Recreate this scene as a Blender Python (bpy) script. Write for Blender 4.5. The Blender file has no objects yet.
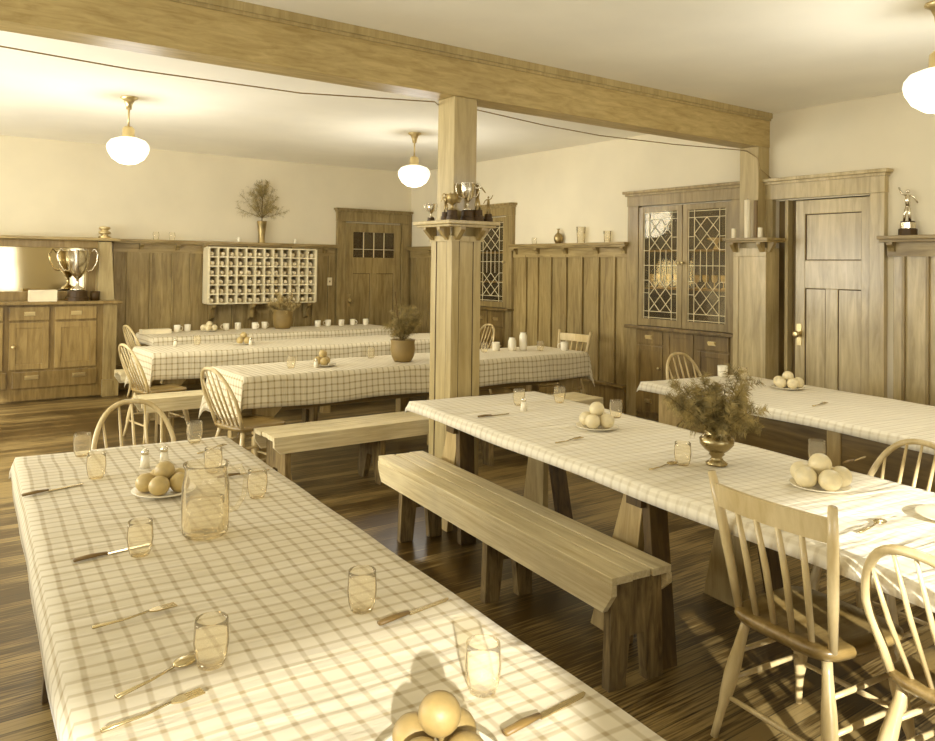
import bpy, bmesh, math, random
from mathutils import Vector, Matrix, Euler
random.seed(7)
COL = bpy.context.scene.collection
PI = math.pi

# ------------------------------------------------------------------ materials
def lin(c):
    return tuple(((v/255)/12.92 if v/255 <= .04045 else ((v/255+.055)/1.055)**2.4) for v in c) + (1.0,)

def base_mat(name):
    m = bpy.data.materials.new(name); m.use_nodes = True
    nt = m.node_tree; b = nt.nodes['Principled BSDF']
    return m, nt, b

def N(nt, t, **k):
    n = nt.nodes.new(t)
    for a, v in k.items(): setattr(n, a, v)
    return n

def plain(name, c, rough=.6, metal=0, var=.0, scale=6, bump=0, spec=.5):
    m, nt, b = base_mat(name)
    b.inputs['Roughness'].default_value = rough
    b.inputs['Metallic'].default_value = metal
    b.inputs['Specular IOR Level'].default_value = spec
    tc = N(nt, 'ShaderNodeTexCoord')
    no = N(nt, 'ShaderNodeTexNoise'); no.inputs['Scale'].default_value = scale; no.inputs['Detail'].default_value = 5
    nt.links.new(tc.outputs['Object'], no.inputs['Vector'])
    cr = N(nt, 'ShaderNodeValToRGB')
    c1 = tuple(max(0, v*(1-var)) for v in c); c2 = tuple(min(255, v*(1+var)) for v in c)
    cr.color_ramp.elements[0].position = .3; cr.color_ramp.elements[0].color = lin(c1)
    cr.color_ramp.elements[1].position = .7; cr.color_ramp.elements[1].color = lin(c2)
    nt.links.new(no.outputs['Fac'], cr.inputs['Fac']); nt.links.new(cr.outputs['Color'], b.inputs['Base Color'])
    if bump:
        bp = N(nt, 'ShaderNodeBump'); bp.inputs['Strength'].default_value = bump; bp.inputs['Distance'].default_value = .01
        nt.links.new(no.outputs['Fac'], bp.inputs['Height']); nt.links.new(bp.outputs['Normal'], b.inputs['Normal'])
    return m

def wood(name, dark, light, axis='z', rough=.42, stretch=14, scale=2.2, blotch=.35, bump=.15, coat=0):
    """grain that runs along the object's own axis, with slow worn blotches on top"""
    m, nt, b = base_mat(name)
    b.inputs['Roughness'].default_value = rough
    if coat:
        b.inputs['Coat Weight'].default_value = coat; b.inputs['Coat Roughness'].default_value = .18
    tc = N(nt, 'ShaderNodeTexCoord'); mp = N(nt, 'ShaderNodeMapping')
    s = [stretch]*3; s['xyz'.index(axis)] = 1.0
    mp.inputs['Scale'].default_value = s
    nt.links.new(tc.outputs['Object'], mp.inputs['Vector'])
    no = N(nt, 'ShaderNodeTexNoise'); no.inputs['Scale'].default_value = scale
    no.inputs['Detail'].default_value = 7; no.inputs['Roughness'].default_value = .62; no.inputs['Distortion'].default_value = .6
    nt.links.new(mp.outputs['Vector'], no.inputs['Vector'])
    cr = N(nt, 'ShaderNodeValToRGB')
    cr.color_ramp.elements[0].position = .28; cr.color_ramp.elements[0].color = lin(dark)
    cr.color_ramp.elements[1].position = .68; cr.color_ramp.elements[1].color = lin(light)
    nt.links.new(no.outputs['Fac'], cr.inputs['Fac'])
    n2 = N(nt, 'ShaderNodeTexNoise'); n2.inputs['Scale'].default_value = 1.3; n2.inputs['Detail'].default_value = 4
    nt.links.new(tc.outputs['Object'], n2.inputs['Vector'])
    r2 = N(nt, 'ShaderNodeMapRange'); r2.inputs['From Min'].default_value = .35; r2.inputs['From Max'].default_value = .65
    r2.inputs['To Min'].default_value = 1-blotch; r2.inputs['To Max'].default_value = 1.0
    nt.links.new(n2.outputs['Fac'], r2.inputs['Value'])
    mx = N(nt, 'ShaderNodeMix', data_type='RGBA', blend_type='MULTIPLY'); mx.inputs['Factor'].default_value = 1
    nt.links.new(cr.outputs['Color'], mx.inputs['A']); nt.links.new(r2.outputs['Result'], mx.inputs['B'])
    nt.links.new(mx.outputs['Result'], b.inputs['Base Color'])
    bp = N(nt, 'ShaderNodeBump'); bp.inputs['Strength'].default_value = bump; bp.inputs['Distance'].default_value = .004
    nt.links.new(no.outputs['Fac'], bp.inputs['Height']); nt.links.new(bp.outputs['Normal'], b.inputs['Normal'])
    return m

def floor_mat():
    m, nt, b = base_mat('floor_boards')
    tc = N(nt, 'ShaderNodeTexCoord')
    sep = N(nt, 'ShaderNodeSeparateXYZ'); nt.links.new(tc.outputs['Object'], sep.inputs['Vector'])
    # board index across Y
    d = N(nt, 'ShaderNodeMath', operation='DIVIDE'); d.inputs[1].default_value = .083; nt.links.new(sep.outputs['Y'], d.inputs[0])
    fl = N(nt, 'ShaderNodeMath', operation='FLOOR'); nt.links.new(d.outputs[0], fl.inputs[0])
    fr = N(nt, 'ShaderNodeMath', operation='FRACT'); nt.links.new(d.outputs[0], fr.inputs[0])
    wn = N(nt, 'ShaderNodeTexWhiteNoise', noise_dimensions='1D'); nt.links.new(fl.outputs[0], wn.inputs['W'])
    mp = N(nt, 'ShaderNodeMapping'); mp.inputs['Scale'].default_value = (1.6, 42, 1)
    nt.links.new(tc.outputs['Object'], mp.inputs['Vector'])
    no = N(nt, 'ShaderNodeTexNoise'); no.inputs['Scale'].default_value = 2.5; no.inputs['Detail'].default_value = 7
    nt.links.new(mp.outputs['Vector'], no.inputs['Vector'])
    n2 = N(nt, 'ShaderNodeTexNoise'); n2.inputs['Scale'].default_value = .9; n2.inputs['Detail'].default_value = 3
    nt.links.new(tc.outputs['Object'], n2.inputs['Vector'])
    a = N(nt, 'ShaderNodeMath', operation='MULTIPLY'); a.inputs[1].default_value = .25; nt.links.new(wn.outputs['Value'], a.inputs[0])
    s = N(nt, 'ShaderNodeMath', operation='ADD'); nt.links.new(no.outputs['Fac'], s.inputs[0]); nt.links.new(a.outputs[0], s.inputs[1])
    s2 = N(nt, 'ShaderNodeMath', operation='ADD'); nt.links.new(s.outputs[0], s2.inputs[0]); nt.links.new(n2.outputs['Fac'], s2.inputs[1])
    cr = N(nt, 'ShaderNodeValToRGB')
    cr.color_ramp.elements[0].position = .8; cr.color_ramp.elements[0].color = lin((74, 54, 18))
    cr.color_ramp.elements[1].position = 1.0; cr.color_ramp.elements[1].color = lin((156, 132, 82))
    half = N(nt, 'ShaderNodeMath', operation='MULTIPLY'); half.inputs[1].default_value = .78; nt.links.new(s2.outputs[0], half.inputs[0])
    nt.links.new(half.outputs[0], cr.inputs['Fac'])
    # dark seam between boards
    g = N(nt, 'ShaderNodeMath', operation='GREATER_THAN'); g.inputs[1].default_value = .06; nt.links.new(fr.outputs[0], g.inputs[0])
    gm = N(nt, 'ShaderNodeMapRange'); gm.inputs['To Min'].default_value = .36; nt.links.new(g.outputs[0], gm.inputs['Value'])
    mx = N(nt, 'ShaderNodeMix', data_type='RGBA', blend_type='MULTIPLY'); mx.inputs['Factor'].default_value = 1
    nt.links.new(cr.outputs['Color'], mx.inputs['A']); nt.links.new(gm.outputs['Result'], mx.inputs['B'])
    nt.links.new(mx.outputs['Result'], b.inputs['Base Color'])
    rr = N(nt, 'ShaderNodeMapRange'); rr.inputs['To Min'].default_value = .22; rr.inputs['To Max'].default_value = .5
    nt.links.new(n2.outputs['Fac'], rr.inputs['Value']); nt.links.new(rr.outputs['Result'], b.inputs['Roughness'])
    return m

def cloth_mat(name, base, line, pitch=.055, w=.012, fac=.75, bump=.5):
    """windowpane check woven in both directions, laid out in the cloth's own metres (UV)"""
    m, nt, b = base_mat(name)
    b.inputs['Roughness'].default_value = .85
    b.inputs['Sheen Weight'].default_value = .1
    uv = N(nt, 'ShaderNodeTexCoord'); sep = N(nt, 'ShaderNodeSeparateXYZ')
    nz = N(nt, 'ShaderNodeTexNoise'); nz.inputs['Scale'].default_value = 2.2; nz.inputs['Detail'].default_value = 2
    nt.links.new(uv.outputs['UV'], nz.inputs['Vector'])
    sc = N(nt, 'ShaderNodeVectorMath', operation='SCALE'); sc.inputs['Scale'].default_value = .03
    nt.links.new(nz.outputs['Color'], sc.inputs[0])
    ad = N(nt, 'ShaderNodeVectorMath', operation='ADD'); nt.links.new(uv.outputs['UV'], ad.inputs[0]); nt.links.new(sc.outputs[0], ad.inputs[1])
    nt.links.new(ad.outputs[0], sep.inputs['Vector'])
    outs = []
    for ax in 'XY':
        d = N(nt, 'ShaderNodeMath', operation='DIVIDE'); d.inputs[1].default_value = pitch; nt.links.new(sep.outputs[ax], d.inputs[0])
        p = N(nt, 'ShaderNodeMath', operation='PINGPONG'); p.inputs[1].default_value = .5; nt.links.new(d.outputs[0], p.inputs[0])
        r = N(nt, 'ShaderNodeMapRange', interpolation_type='SMOOTHSTEP')
        r.inputs['From Min'].default_value = w/pitch*.3; r.inputs['From Max'].default_value = w/pitch*.8
        r.inputs['To Min'].default_value = fac; r.inputs['To Max'].default_value = 0
        nt.links.new(p.outputs[0], r.inputs['Value']); outs.append(r.outputs['Result'])
    mxm = N(nt, 'ShaderNodeMath', operation='ADD', use_clamp=True)
    nt.links.new(outs[0], mxm.inputs[0]); nt.links.new(outs[1], mxm.inputs[1])
    mx = N(nt, 'ShaderNodeMix', data_type='RGBA')
    mx.inputs['A'].default_value = lin(base); mx.inputs['B'].default_value = lin(line)
    nt.links.new(mxm.outputs[0], mx.inputs['Factor']); nt.links.new(mx.outputs['Result'], b.inputs['Base Color'])
    mp = N(nt, 'ShaderNodeMapping'); mp.inputs['Scale'].default_value = (1.2, 7, 1); mp.inputs['Rotation'].default_value = (0, 0, .12)
    nt.links.new(uv.outputs['UV'], mp.inputs['Vector'])
    n2 = N(nt, 'ShaderNodeTexNoise'); n2.inputs['Scale'].default_value = 1.6; n2.inputs['Detail'].default_value = 3; n2.inputs['Distortion'].default_value = .5
    nt.links.new(mp.outputs['Vector'], n2.inputs['Vector'])
    bp = N(nt, 'ShaderNodeBump'); bp.inputs['Strength'].default_value = bump; bp.inputs['Distance'].default_value = .035
    nt.links.new(n2.outputs['Fac'], bp.inputs['Height']); nt.links.new(bp.outputs['Normal'], b.inputs['Normal'])
    return m

def thin_glass(name, tint=(250, 242, 220), refl=.08, body=.06, bc=(235, 222, 190), blend=.2):
    m = bpy.data.materials.new(name); m.use_nodes = True; nt = m.node_tree
    for n in list(nt.nodes): nt.nodes.remove(n)
    out = N(nt, 'ShaderNodeOutputMaterial')
    tr = N(nt, 'ShaderNodeBsdfTransparent'); tr.inputs['Color'].default_value = lin(tint)
    gl = N(nt, 'ShaderNodeBsdfGlossy'); gl.inputs['Roughness'].default_value = .05; gl.inputs['Color'].default_value = lin((255, 248, 230))
    df = N(nt, 'ShaderNodeBsdfDiffuse'); df.inputs['Color'].default_value = lin(bc)
    fr = N(nt, 'ShaderNodeLayerWeight'); fr.inputs['Blend'].default_value = blend
    ad = N(nt, 'ShaderNodeMath', operation='ADD', use_clamp=True); ad.inputs[1].default_value = refl
    nt.links.new(fr.outputs['Fresnel'], ad.inputs[0])
    m1 = N(nt, 'ShaderNodeMixShader'); nt.links.new(ad.outputs[0], m1.inputs['Fac'])
    nt.links.new(tr.outputs[0], m1.inputs[1]); nt.links.new(gl.outputs[0], m1.inputs[2])
    m2 = N(nt, 'ShaderNodeMixShader'); m2.inputs['Fac'].default_value = body
    nt.links.new(m1.outputs[0], m2.inputs[1]); nt.links.new(df.outputs[0], m2.inputs[2])
    nt.links.new(m2.outputs[0], out.inputs['Surface'])
    return m

def emis(name, c, s):
    m, nt, b = base_mat(name)
    b.inputs['Base Color'].default_value = lin(c)
    b.inputs['Emission Color'].default_value = lin(c); b.inputs['Emission Strength'].default_value = s
    b.inputs['Roughness'].default_value = .3
    return m

PAN_D, PAN_L = (128, 104, 54), (184, 160, 104)
MT = dict(
    plaster=plain('cream_plaster', (224, 212, 180), .9, var=.02, scale=1.5),
    ceiling=plain('ceiling_plaster', (249, 243, 224), .95, var=.02, scale=1.2),
    panel=wood('panel_wood_upright', PAN_D, PAN_L, 'z', stretch=9, blotch=.3, coat=.15),
    panel_y=wood('panel_wood_along_y', PAN_D, PAN_L, 'y', stretch=9, blotch=.2, coat=.15),
    panel_x=wood('panel_wood_along_x', PAN_D, PAN_L, 'x', stretch=9, blotch=.2, coat=.15),
    beam=wood('beam_fir', (170, 144, 84), (208, 184, 124), 'x', stretch=6, scale=5, blotch=.12),
    post=wood('post_fir', (164, 142, 88), (196, 175, 122), 'z', stretch=10, blotch=.1, coat=.2),
    panel_near=wood('panel_wood_lit_tone', (170, 147, 92), (218, 196, 142), 'z', stretch=9, blotch=.25, rough=.32, coat=.4),  # paler copy of the panel wood, brighter light painted into its colour
    cab=wood('cabinet_wood', (108, 82, 34), (160, 132, 74), 'z', stretch=9, blotch=.4, coat=.2),
    sideb=wood('sideboard_wood', (132, 104, 50), (178, 150, 90), 'z', stretch=9, blotch=.3, coat=.2),
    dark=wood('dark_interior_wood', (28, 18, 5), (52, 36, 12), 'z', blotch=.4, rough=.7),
    seam=plain('seam_shadow_wood', (70, 50, 18), .8),
    bench=wood('bench_plank', (208, 186, 132), (247, 231, 186), 'y', stretch=22, scale=2.4, blotch=.3, rough=.5, bump=.4),
    bench_leg=wood('bench_leg_board', (74, 54, 18), (168, 142, 88), 'z', stretch=7, scale=5, blotch=.45, rough=.7, bump=.5),
    leg_dark=wood('trestle_board_dark', (66, 46, 14), (122, 96, 46), 'z', stretch=9, scale=3, blotch=.4, rough=.65),
    leg_light=wood('trestle_board_pale', (170, 142, 84), (208, 182, 124), 'z', stretch=9, scale=3, blotch=.25, rough=.6),
    table=wood('table_wood', (92, 70, 26), (146, 120, 68), 'y', blotch=.3),
    chair=wood('chair_pale_wood', (196, 170, 112), (226, 204, 152), 'z', stretch=8, blotch=.12, rough=.35, coat=.3),
    seat=wood('chair_seat_wood', (130, 102, 48), (184, 156, 98), 'x', stretch=10, blotch=.3, rough=.3, coat=.4),
    floor=floor_mat(),
    cloth=cloth_mat('checked_cloth', (226, 214, 182), (160, 138, 84), fac=.50, pitch=.053, w=.011),
    cloth_near=cloth_mat('checked_cloth_near', (208, 196, 166), (146, 124, 74), fac=.42, pitch=.053, w=.011),
    cloth_pale=cloth_mat('checked_cloth_pale', (236, 226, 199), (176, 156, 108), fac=.24, bump=.9, pitch=.053),
    glass=thin_glass('clear_glass', tint=(255, 253, 247), refl=.015, body=.07, bc=(255, 248, 228), blend=.08),
    pane=thin_glass('window_pane', tint=(240, 228, 196), refl=.03, body=.03, blend=.1),
    came=plain('lead_came', (222, 206, 160), .5, var=.05),
    silver=plain('silver_plate', (230, 222, 200), .2, metal=1, var=.05),
    dullsilver=plain('tarnished_silver', (170, 148, 98), .35, metal=.8, var=.2),
    silverdark=plain('dark_silver', (164, 148, 108), .25, metal=1, var=.1),
    brass=plain('pale_brass', (212, 192, 140), .3, metal=.85),
    black=plain('black_plinth', (70, 50, 18), .5, spec=.3),
    steel=plain('cutlery_steel', (196, 178, 132), .25, metal=.9),
    handle=plain('knife_handle', (120, 94, 46), .5),
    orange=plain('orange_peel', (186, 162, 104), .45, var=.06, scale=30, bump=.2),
    orange_pale=plain('orange_peel_sunlit_tone', (224, 208, 164), .45, var=.05, scale=30, bump=.2),  # lit copy of the peel, brightness put into the colour
    orange_dark=plain('orange_peel_shade_tone', (150, 126, 74), .5, var=.06, scale=30, bump=.2),  # darker copy of the peel, shade put into the colour
    china=plain('white_china', (240, 230, 202), .25),
    linen=plain('folded_linen', (234, 220, 184), .9, var=.04),
    needles=plain('fir_needles', (150, 132, 80), .7, var=.25, scale=20),
    needles_pale=plain('pale_fir_needles', (176, 154, 98), .7, var=.2, scale=20),
    stem=plain('twig', (96, 72, 32), .8),
    clay=plain('clay_pot', (140, 116, 64), .6, var=.1, scale=5),
    white=plain('white_paint', (232, 218, 178), .5, var=.03),
    globe=emis('milk_glass_globe', (246, 238, 216), .9),
    candle=plain('candle_wax', (228, 214, 176), .4),
    mirror=plain('mirror_silvering', (214, 198, 158), .06, metal=1),
    wire=plain('cord', (150, 126, 76), .8),
    portrait=plain('reflected_print', (190, 168, 116), .6, var=.1),
    hall=plain('hall_dark', (104, 80, 38), .9),
)

# ------------------------------------------------------------------ mesh builder
class MB:
    def __init__(s): s.bm = bmesh.new()
    def box(s, x0, x1, y0, y1, z0, z1):
        v = [s.bm.verts.new(p) for p in ((x0,y0,z0),(x1,y0,z0),(x1,y1,z0),(x0,y1,z0),(x0,y0,z1),(x1,y0,z1),(x1,y1,z1),(x0,y1,z1))]
        for f in ((0,3,2,1),(4,5,6,7),(0,1,5,4),(1,2,6,5),(2,3,7,6),(3,0,4,7)): s.bm.faces.new([v[i] for i in f])
        return s
    def hexa(s, b, t):   # bottom quad, top quad (both counter-clockwise from above)
        v = [s.bm.verts.new(p) for p in list(b)+list(t)]
        for f in ((0,3,2,1),(4,5,6,7),(0,1,5,4),(1,2,6,5),(2,3,7,6),(3,0,4,7)): s.bm.faces.new([v[i] for i in f])
        return s
    def board(s, p, q, w, t, wdir):   # straight board p->q, width w along wdir, thickness t
        p, q = Vector(p), Vector(q); d = (q-p).normalized(); a = Vector(wdir); a = (a-d*a.dot(d)).normalized(); b = d.cross(a)
        def ring(c, w): return [c-a*w/2-b*t/2, c+a*w/2-b*t/2, c+a*w/2+b*t/2, c-a*w/2+b*t/2]
        w0, w1 = (w if isinstance(w, tuple) else (w, w))
        v = [s.bm.verts.new(x) for x in ring(p, w0)+ring(q, w1)]
        for f in ((0,3,2,1),(4,5,6,7),(0,1,5,4),(1,2,6,5),(2,3,7,6),(3,0,4,7)): s.bm.faces.new([v[i] for i in f])
        return s
    def tube(s, pts, r, seg=8, closed=False, flat=1.0):
        pts = [Vector(p) for p in pts]; n = len(pts)
        rr = r if isinstance(r, (list, tuple)) else [r]*n
        rings = []; prev = None
        for i, p in enumerate(pts):
            if closed: d = (pts[(i+1)%n]-pts[i-1]).normalized()
            else: d = (pts[min(i+1,n-1)]-pts[max(i-1,0)]).normalized()
            if prev is None:
                a = Vector((0,0,1)) if abs(d.z) < .9 else Vector((1,0,0))
            else: a = prev
            a = (a-d*a.dot(d)).normalized(); prev = a; b = d.cross(a)
            rings.append([s.bm.verts.new(p+(a*math.cos(k*2*PI/seg)*flat+b*math.sin(k*2*PI/seg))*rr[i]) for k in range(seg)])
        m = n if closed else n-1
        for i in range(m):
            A, B = rings[i], rings[(i+1)%n]
            for k in range(seg): s.bm.faces.new((A[k], A[(k+1)%seg], B[(k+1)%seg], B[k]))
        if not closed:
            s.bm.faces.new(rings[0][::-1]); s.bm.faces.new(rings[-1])
        return s
    def lathe(s, prof, c=(0,0,0), seg=20, axis=None, ripple=0):
        c = Vector(c); rot = Matrix.Identity(3)
        if axis is not None: rot = Vector((0,0,1)).rotation_difference(Vector(axis)).to_matrix()
        rings = []
        for r, z in prof:
            if r < 1e-5: rings.append([s.bm.verts.new(c+rot@Vector((0,0,z)))])
            else: rings.append([s.bm.verts.new(c+rot@Vector((math.cos(k*2*PI/seg)*r*(1+ripple*(k%2)), math.sin(k*2*PI/seg)*r*(1+ripple*(k%2)), z))) for k in range(seg)])
        for A, B in zip(rings, rings[1:]):
            if len(A) == 1 and len(B) == 1: continue
            for k in range(seg):
                j = (k+1) % seg
                if len(A) == 1: s.bm.faces.new((A[0], B[j], B[k]))
                elif len(B) == 1: s.bm.faces.new((A[k], A[j], B[0]))
                else: s.bm.faces.new((A[k], A[j], B[j], B[k]))
        return s
    def prism(s, poly, axis, a0, a1):   # poly in the two other axes, extruded along axis
        def P(u, v, a):
            return {'x': (a,u,v), 'y': (u,a,v), 'z': (u,v,a)}[axis]
        A = [s.bm.verts.new(P(u,v,a0)) for u, v in poly]; B = [s.bm.verts.new(P(u,v,a1)) for u, v in poly]
        n = len(poly)
        s.bm.faces.new(A[::-1]); s.bm.faces.new(B)
        for i in range(n): s.bm.faces.new((A[i], A[(i+1)%n], B[(i+1)%n], B[i]))
        return s
    def sphere(s, c, r, seg=14, sc=(1,1,1)):
        bmesh.ops.create_uvsphere(s.bm, u_segments=seg, v_segments=max(6, seg*2//3), radius=r,
                                  matrix=Matrix.Translation(c) @ Matrix.Diagonal((*sc, 1)))
        return s
    def build(s, name, mat, parent=None, smooth=False, bevel=0, world=False, loc=None):
        bm = s.bm
        bmesh.ops.recalc_face_normals(bm, faces=bm.faces)
        if world and parent is not None:
            o = ROOT.get(parent.name, Vector((0,0,0))); bmesh.ops.translate(bm, verts=bm.verts, vec=-o)
        me = bpy.data.meshes.new(name); bm.to_mesh(me); bm.free()
        if smooth:
            for p in me.polygons: p.use_smooth = True
        me.materials.append(mat if not isinstance(mat, str) else MT[mat])
        ob = bpy.data.objects.new(name, me); COL.objects.link(ob)
        if parent is not None:
            ob.parent = parent; ROOT[ob.name] = ROOT.get(parent.name, Vector((0,0,0)))
        if loc is not None: ob.location = loc
        if bevel:
            b = ob.modifiers.new('bevel', 'BEVEL'); b.width = bevel; b.segments = 2; b.limit_method = 'ANGLE'; b.angle_limit = .7
        return ob
ROOT = {}

def tag(o, label, cat, group=None, kind=None):
    o['label'] = label; o['category'] = cat
    if group: o['group'] = group
    if kind: o['kind'] = kind
    return o
def thing(name, label, cat, loc=(0,0,0), rz=0, group=None):
    o = bpy.data.objects.new(name, None); COL.objects.link(o)
    o.empty_display_size = .1
    o.location = loc; o.rotation_euler = (0,0,rz); ROOT[o.name] = Vector(loc)
    return tag(o, label, cat, group)
def struct(name, mb, mat, bevel=0, parent=None):
    o = mb.build(name, mat, parent, bevel=bevel)
    if parent is None: o['kind'] = 'structure'
    return o
def kids(o): return [c for c in COL.objects if c.parent == o]
def copy_tree(o, loc=None, rz=None, label=None, group=None, parent=None):
    c = o.copy(); COL.objects.link(c)
    if parent is not None: c.parent = parent
    for ch in kids(o): copy_tree(ch, parent=c)
    if loc is not None: c.location = loc
    if rz is not None: c.rotation_euler = (0,0,rz)
    if label: c['label'] = label
    if group: c['group'] = group
    return c

# ------------------------------------------------------------------ room
XL, XR, YR, YB, ZC = -2.4, 6.61, -2.0, 10.56, 3.055
RAIL = 1.87

struct('floor', MB().box(XL-.1, XR+1.4, YR-.1, YB+.6, -.1, 0), 'floor')
struct('ceiling', MB().box(XL-.1, XR+.1, YR-.1, YB+.1, ZC, ZC+.1), 'ceiling')

def holed(axis, c0, c1, u0, u1, z0, z1, holes):
    """a wall slab with rectangular openings"""
    us = sorted({u0, u1} | {h[0] for h in holes} | {h[1] for h in holes}); zs = sorted({z0, z1} | {h[2] for h in holes} | {h[3] for h in holes})
    m = MB()
    for a, b in zip(us, us[1:]):
        for c, d in zip(zs, zs[1:]):
            mu, mz = (a+b)/2, (c+d)/2
            if any(h[0] < mu < h[1] and h[2] < mz < h[3] for h in holes): continue
            if axis == 'x': m.box(c0, c1, a, b, c, d)
            else: m.box(a, b, c0, c1, c, d)
    bmesh.ops.remove_doubles(m.bm, verts=m.bm.verts, dist=1e-5)
    return m
# rear wall behind the camera, with the bank of windows the sun comes through
RW = [(-2.37, -.68), (.36, 1.85), (2.1, 2.55), (3.8, 4.35)]
WT, WS = 2.11, .75
struct('wall_rear', holed('y', YR-.06, YR, XL-.1, XR+.1, 0, ZC, [(a, b, WS, WT) for a, b in RW]), 'plaster')
LWIN = [(1.3, 2.5), (3.2, 4.8), (5.6, 7.2), (7.8, 9.4)]
struct('wall_left', holed('x', XL-.1, XL, YR, YB, 0, ZC, [(a, b, .9, 2.3) for a, b in LWIN]), 'plaster')
struct('wall_back', MB().box(XL-.1, XR+.1, YB, YB+.1, 0, ZC), 'plaster')
CAB = (4.66, 5.83, 1.0, 2.262)       # openings of the built-in cupboards and the door in the right wall
CAB2 = (8.11, 8.78, 1.07, 2.262)
DR = (3.33, 4.22, 0, 2.235)
struct('wall_right', holed('x', XR, XR+.08, YR, YB, 0, ZC, [CAB, CAB2, DR]), 'plaster')
# hallway behind the right door, dark
h = MB(); h.box(XR+.9, XR+.95, 2.6, 4.9, 0, 2.6).box(XR+.08, XR+.95, 2.55, 2.6, 0, 2.6).box(XR+.08, XR+.95, 4.4, 4.45, 0, 2.6).box(XR+.08, XR+.95, 2.6, 4.4, 2.5, 2.55)
struct('wall_hallway', h, 'hall')
wi = 0
for a, b in RW:
    wi += 1
    w = MB(); t = .03
    w.box(a, a+t, YR-.05, YR-.01, WS, WT).box(b-t, b, YR-.05, YR-.01, WS, WT).box(a, b, YR-.05, YR-.01, WS, WS+t)
    w.box(a, b, YR-.05, YR-.01, WT-.012, WT)
    struct(f'window_{wi}', w, 'white')
for a, b in LWIN:
    wi += 1
    w = MB(); t = .05
    w.box(XL-.07, XL-.02, a, a+t, .9, 2.3).box(XL-.07, XL-.02, b-t, b, .9, 2.3).box(XL-.07, XL-.02, a, b, .9, .95).box(XL-.07, XL-.02, a, b, 2.25, 2.3)
    w.box(XL-.06, XL-.03, (a+b)/2-.02, (a+b)/2+.02, .95, 2.25).box(XL-.06, XL-.03, a, b, 1.6, 1.64)
    struct(f'window_{wi}', w, 'white')

# wainscot boards with V seams, plate rail and corbels
def wains(name, axis, runs, face, back, z1=RAIL-.03, mat='panel', z0=.3):
    m = MB()
    s = 1 if back > face else -1
    for a, b in runs:
        g = .006
        if axis == 'x': m.box(min(face+s*.02, back), max(face+s*.02, back), a+g, b-g, z0, z1)
        else: m.box(a+g, b-g, min(face+s*.02, back), max(face+s*.02, back), z0, z1)
    return struct(name, m, mat, bevel=.004)
def seams(pts): return list(zip(pts, pts[1:]))
RY = [5.975, 6.19, 6.44, 6.705, 6.975, 7.245, 7.49, 7.716, 7.99]
wains('wall_right_wainscot', 'x', seams(RY), 6.57, XR)
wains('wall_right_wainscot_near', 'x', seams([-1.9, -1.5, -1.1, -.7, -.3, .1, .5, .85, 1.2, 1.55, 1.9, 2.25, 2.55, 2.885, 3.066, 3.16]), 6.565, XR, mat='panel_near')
wains('wall_right_wainscot_far', 'x', seams([8.86, 9.15, 9.45, 9.75, 10.05, 10.35, YB]), 6.57, XR)
BX = [2.22, 2.393, 2.672, 2.947, 3.178, 3.45, 3.75, 4.05, 4.35, 4.65, 4.93, 5.178, 5.302]
wains('wall_back_wainscot', 'y', seams(BX), 10.52, YB)
m = MB()   # thin battens over the seams
for y in RY[1:-1]: m.box(6.562, 6.585, y-.011, y+.011, .3, RAIL-.12)
for y in (2.885, 3.066, 2.55, 2.25): m.box(6.557, 6.58, y-.011, y+.011, .3, RAIL-.12)
for x in BX[1:-1]: m.box(x-.011, x+.011, 10.512, 10.53, .3, RAIL-.12)
struct('trim_1', m, 'panel')
m = MB()   # top board under the rail
m.box(6.563, XR, 5.99, 7.97, RAIL-.15, RAIL-.03).box(6.556, XR, -1.9, 3.19, RAIL-.15, RAIL-.03).box(6.563, XR, 8.86, YB, RAIL-.15, RAIL-.03)
struct('trim_2', m, 'panel_y')
m = MB(); m.box(2.22, 5.27, 10.514, YB, RAIL-.15, RAIL-.03); struct('trim_3', m, 'panel_x')
# plate rails
m = MB()
for a, b in ((5.965, 7.975), (-1.95, 3.24), (8.84, YB)):
    m.box(6.48, XR, a, b, RAIL-.012, RAIL+.018).box(6.50, XR, a+.01, b-.01, RAIL-.035, RAIL-.012)
struct('trim_4', m, 'panel_y', bevel=.004)
m = MB(); m.box(2.2, 5.31, 10.43, YB, RAIL-.012, RAIL+.018).box(2.21, 5.3, 10.45, YB, RAIL-.035, RAIL-.012)
struct('trim_5', m, 'panel_x', bevel=.004)
m = MB()
def corbel(m, axis, u, base, out, z, w=.05, hgt=.075):
    s = -1 if out < base else 1
    poly = [(base, z), (out, z), (out, z-.02), (base+(out-base)*.55, z-hgt*.6), (base+(out-base)*.4, z-hgt), (base, z-hgt)]
    if axis == 'x': m.prism([(p, q) for p, q in poly], 'y', u-w/2, u+w/2)
    else: m.prism([(p, q) for p, q in poly], 'x', u-w/2, u+w/2)
for y in (7.90, 7.47, 6.961, 6.446, 6.03, 3.15, 2.5, 1.8, 1.1, 9.4, 9.9): corbel(m, 'x', y, 6.565, 6.50, RAIL-.035)
for x in (2.55, 3.0, 3.35, 3.95, 4.6, 5.1): corbel(m, 'y', x, 10.515, 10.45, RAIL-.035)
struct('trim_6', m, 'panel')
# baseboards (deep ledged base)
m = MB()
for a, b in ((5.99, 7.95), (-1.9, 3.18), (8.86, YB)): m.box(6.53, XR, a, b, 0, .28).box(6.50, XR, a, b, .28, .31)
struct('baseboard_right', m, 'cab', bevel=.004)
m = MB(); m.box(2.22, 5.27, 10.48, YB, 0, .28).box(2.22, 5.27, 10.45, YB, .28, .31); struct('baseboard_back', m, 'cab', bevel=.004)

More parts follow.
